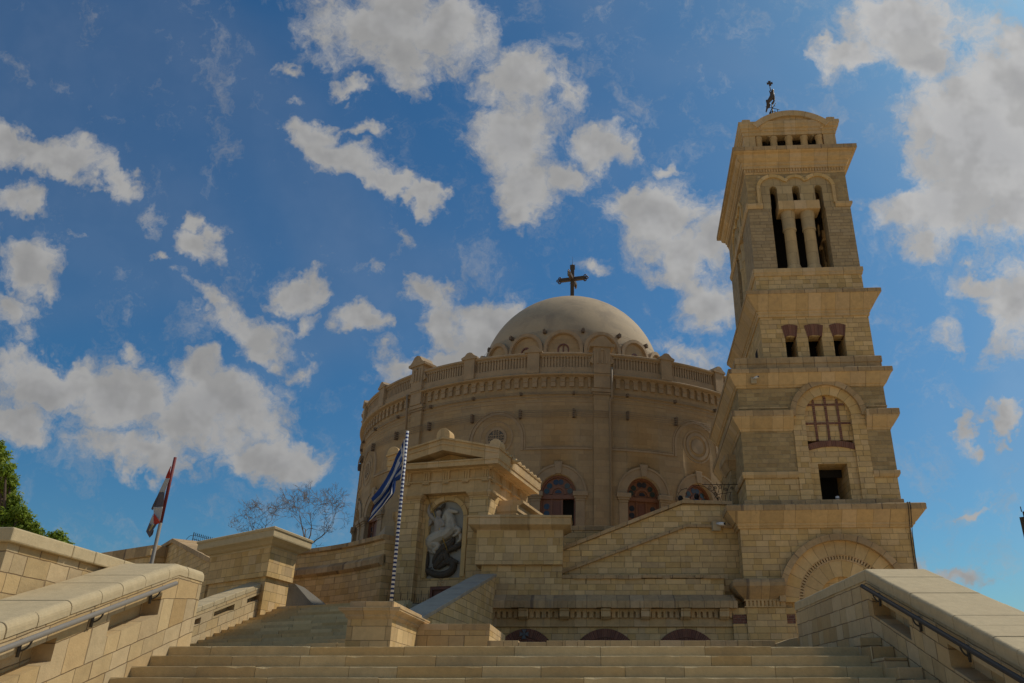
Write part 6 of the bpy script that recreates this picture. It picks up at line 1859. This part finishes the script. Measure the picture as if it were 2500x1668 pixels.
# scrolled iron railing beside the tower
YR = 28.35
def RA(x, y): return at(ZA(x, y), YR)
o0 = RA(1480, 790)
T = thing('scroll_railing', 'wrought iron railing of scrolls and spikes beside the tower', 'railing', tuple(o0))
def rel(p): return Vector(p) - o0
mb = MB(); mb.tube([rel(RA(770, 345)), rel(RA(1870, 345))], .012, 6); mb.tube([rel(RA(330, 455)), rel(RA(470, 465)), rel(RA(560, 395)), rel(RA(700, 370)), rel(RA(850, 400)), rel(RA(960, 490)), rel(RA(1060, 560)), rel(RA(1130, 680)), rel(RA(1200, 770))], .010, 6)
mb.tube([rel(RA(330, 455)), rel(RA(240, 490)), rel(RA(170, 580)), rel(RA(140, 680)), rel(RA(135, 760))], .010, 6)
part('rail', mb, m_iron, T)
for (x, y, dx, dy) in ((850, 345, 0, -65), (1000, 345, 5, -60), (1150, 345, -8, -60), (1295, 345, -5, -70), (1442, 345, 0, -60), (1590, 345, -10, -60), (545, 380, -8, -40), (690, 370, -30, -60), (370, 450, 0, -50), (250, 480, -35, -35), (180, 560, -45, -20), (150, 665, -50, -5), (390, 575, -50, -5)):
    mb = MB(); mb.tube([rel(RA(x, y)), rel(RA(x + dx, y + dy))], [.011, .004], 5); part('spike', mb, m_iron, T)
for (x, y, r, d_) in ((975, 415, 55, 1), (1245, 400, 55, 1), (1375, 475, 50, -1), (1105, 430, 45, -1), (1785, 410, 45, 1), (1105, 575, 40, 1), (1205, 690, 40, 1), (1530, 440, 45, -1)):
    mb = MB(); pts = []
    for q in range(22):
        a = q * .55 * d_ + 1.0; rr = r * (1 - q / 26)
        pts.append(rel(RA(x + rr * math.cos(a), y + rr * math.sin(a))))
    mb.tube(pts, .009, 5); part('scroll', mb, m_iron, T)
for pts in ([(1030, 360), (1075, 440), (1060, 500), (1000, 500)], [(1150, 345), (1210, 430), (1190, 540), (1140, 640), (1180, 770)], [(1345, 345), (1300, 540), (1240, 760)], [(1470, 345), (1410, 540), (1370, 640), (1370, 770)], [(1150, 620), (1250, 580), (1380, 570), (1520, 540)], [(1090, 700), (1150, 590), (1070, 470)], [(1860, 350), (1820, 480), (1800, 780)], [(1860, 360), (1880, 560), (1905, 740)], [(1500, 560), (1480, 650), (1500, 770)]):
    mb = MB(); mb.tube([rel(RA(*q)) for q in pts], .010, 5); part('bar', mb, m_iron, T)
# dark block of the tower's rear buttress next to the railing
mb = MB()
YB_ = 29.2
a_ = at(ZA(1520, 200), YB_); b_ = at(ZA(1740, 200), YB_); c2 = at(ZA(1680, 800), YB_)
T = thing('brown_buttress', 'narrow brown stone buttress between the church and the tower', 'buttress', (a_.x, YB_, 0))
zt4 = at(T2(230, 1300), YB_).z
mb.box(0, b_.x - a_.x + .35, 0, 1.2, 5.0, zt4); part('shaft', mb, m_brown, T)
mb = MB(); zc4 = zt4
mb.sweep([(0, 1.2), (0, 0), (b_.x - a_.x + .35, 0)], [(-.2, zc4 - .002), (.03, zc4), (.18, zc4 + .28), (.22, zc4 + .32), (.22, zc4 + .55), (-.2, zc4 + .55)]); mb.box(.1, b_.x - a_.x + .35, .1, 1.1, zc4 + .3, zc4 + .54)
part('cap', mb, m_slab, T)

# dark building corner at the right edge
a_ = at((2488.5, 1263), 45.0); b_ = at((2500, 1256), 45)
T = thing('dark_building', 'corner of a distant dark building at the right edge', 'building', (a_.x, 45, 0))
mb = MB(); mb.extz([(0, 0), (10, -8), (26, 5), (8, 10)], -1.6, a_.z); part('wall', mb, plain('dark_facade', (.07, .06, .05), vary=.2), T)
mb = MB(); mb.extz([(.3, .1), (10, -7), (24, 5), (8, 9)], a_.z, a_.z + .35); part('roof_parapet', mb, plain('dark_roof', (.06, .05, .045)), T)
mb = MB(); mb.tube([(.42, .4, a_.z + .4), (.42, .4, a_.z + .7)], .03, 6); part('antenna', mb, m_iron, T)

# ================================================================ trees
m_bark = plain('pale_bark', (.26, .20, .15), vary=.3, scale=8, bump=.6)
m_barkd = plain('brown_bark', (.11, .075, .05), vary=.3, scale=8, bump=.8)
def leafmat(name, cols):
    m, t, b = newmat(name)
    tcn = N(t, 'ShaderNodeTexCoord')
    gi = N(t, 'ShaderNodeNewGeometry')
    c = ramp(t, gi.outputs['Random Per Island'], cols)
    n = NOISE(t, tcn.outputs['Object'], 1.6, 3.0, .6)
    c = MIXC(t, MR(t, n, .4, .65, 0, .5), c, cols[-1])
    t.links.new(c, b.inputs['Base Color']); b.inputs['Roughness'].default_value = .5
    b.inputs['Transmission Weight'].default_value = 0
    tr = N(t, 'ShaderNodeBsdfTranslucent'); t.links.new(VM(t, 'SCALE', c, s=1.6), tr.inputs['Color'])
    mx = N(t, 'ShaderNodeMixShader'); mx.inputs[0].default_value = .38
    out = [x for x in t.nodes if x.type == 'OUTPUT_MATERIAL'][0]
    t.links.new(b.outputs[0], mx.inputs[1]); t.links.new(tr.outputs[0], mx.inputs[2]); t.links.new(mx.outputs[0], out.inputs[0])
    return m
m_leaf = leafmat('green_leaves', [(.13, .19, .02), (.20, .28, .03), (.15, .21, .03), (.28, .34, .045)])
def branchtree(mb, p, d, L, r, depth, rr, tips, gn=.12, spread=.55, keep=0.82, nmin=2, nmax=3, seg=4, up=.05):
    pts = [Vector(p)]; d = Vector(d).normalized(); rs_ = [r]
    for i in range(seg):
        d = (d + Vector((rr.gauss(0, gn), rr.gauss(0, gn), rr.gauss(up, gn)))).normalized()
        pts.append(pts[-1] + d * L / seg); rs_.append(r * (1 - .45 * (i + 1) / seg))
    mb.tube(pts, [max(q, .0042) for q in rs_], 6 if r > .02 else 4, caps=False)
    if depth == 0: tips.append((pts[-1], d)); return
    for i in range(rr.randint(nmin, nmax)):
        k_ = rr.choice([len(pts) - 1, len(pts) - 1, len(pts) - 2])
        ax = Vector((rr.gauss(0, 1), rr.gauss(0, 1), rr.gauss(0, .5))).normalized()
        nd = (d + ax * rr.uniform(spread * .6, spread * 1.3)).normalized()
        branchtree(mb, pts[k_], nd, L * rr.uniform(.62, keep), rs_[k_] * .68, depth - 1, rr, tips, gn, spread, keep, nmin, nmax, seg, up)
    tips.append((pts[-2], d))
def baretree(label, base, h, seed, spread, lean=(0, 0, 1), dep=6, rad=.09):
    T = thing('bare_tree', label, 'tree', tuple(base), 0, 'leafless trees behind the wall')
    rr = random.Random(seed); tips = []
    mb = MB(); mb.tube([(0, 0, -3), (0, 0, -1), (0, 0, .0)], [rad * 1.4, rad * 1.15, rad], 8, caps=False); part('trunk', mb, m_bark, T)
    mb = MB(); 
    for q in range(4):
        d = Vector(lean) + Vector((rr.uniform(-.6, .6), rr.uniform(-.3, .3), 0))
        branchtree(mb, (0, 0, -.05), d, h * .38, rad * .62, dep, rr, tips, .17, spread, .85, 2, 3, 5, .03)
    part('branches', mb, m_bark, T, weld=False)
bp_ = at(Z2(1055, 560), 33.0); baretree('larger leafless tree, right of the pair behind the wall', bp_, 2.35, 21, .8, (.05, 0, .75), 6, .055)
bp_ = at(Z2(700, 500), 35.0); baretree('smaller leafless tree, left of the pair behind the corner pier', bp_, 1.75, 8, .95, (-.3, 0, .55), 5, .045)

def leafy(label, base, blobs, n, seed, name='leafy_tree', lsz=.12, ground=-1.6):
    T = thing(name, label, 'tree' if name == 'leafy_tree' else 'shrub', tuple(base))
    rr = random.Random(seed)
    mb = MB(); tz = ground - base[2]
    mb.tube([(0, 0, tz), (.05, 0, tz * .5), (0, .05, 0)], [.28, .22, .15], 8)
    for (c, r) in blobs[:9]:
        mb.tube([(0, 0, tz * .3), Vector(c) * .5 + Vector((0, 0, tz * .05)), Vector(c)], [.10, .05, .02], 6)
    part('trunk', mb, m_barkd, T)
    mb = MB()
    tot = sum(r ** 2 for c, r in blobs)
    for c, r in blobs:
        c = Vector(c)
        for q in range(int(n * r * r / tot)):
            v = Vector((rr.gauss(0, 1), rr.gauss(0, 1), rr.gauss(0, 1))).normalized()
            rad = r * (rr.uniform(.3, 1.08) ** .7) * (1 + .38 * math.sin(v.x * 5 + c.x * 3) * math.cos(v.z * 6 + c.z))
            p = c + v * rad
            s = lsz * rr.uniform(.55, 1.15)
            nrm = (v + Vector((rr.gauss(0, .6), rr.gauss(0, .6), rr.gauss(0.3, .6)))).normalized()
            t1_ = nrm.orthogonal().normalized(); t1_ = (Matrix.Rotation(rr.uniform(0, 6.28), 3, nrm) @ t1_); t2_ = nrm.cross(t1_)
            mb.face([p - t1_ * s, p - t2_ * s * .42 + nrm * s * .1, p + t1_ * s * .9, p + t2_ * s * .42 + nrm * s * .1], uv=[(0, 0)] * 4)
    part('crown', mb, m_leaf, T, weld=False)
YT = 21.0
def tb(u, v, r, dy=0.0):
    p = at((u, v), YT + dy); return (p - tbase, r)
tbase = at((20, 1330), YT)
bl = [tb(-70, 1180, .8), tb(-45, 1110, .5, .3), tb(2, 1118, .22), tb(14, 1150, .2, -.3), tb(25, 1178, .2), tb(10, 1205, .3, .2), tb(34, 1222, .2), tb(48, 1250, .2, -.2), tb(62, 1268, .2), tb(22, 1262, .3), tb(-20, 1230, .5, .5), tb(0, 1300, .45), tb(50, 1296, .28), tb(80, 1286, .14), tb(92, 1302, .15, .2), tb(0, 1088, .13), tb(30, 1140, .10)]
leafy('leafy green tree rising above the terrace wall at the left edge', tbase, bl, 17000, 5, lsz=.07)
YT = 20.0
tbase = at((135, 1345), YT)
bl = [tb(130, 1318, .22), tb(140, 1312, .16), tb(120, 1330, .22), tb(155, 1335, .16), tb(105, 1335, .2), tb(170, 1342, .10), tb(138, 1340, .3)]
leafy('low green shrub just showing over the terrace wall coping', tbase, bl, 3500, 9, name='shrub', lsz=.06)
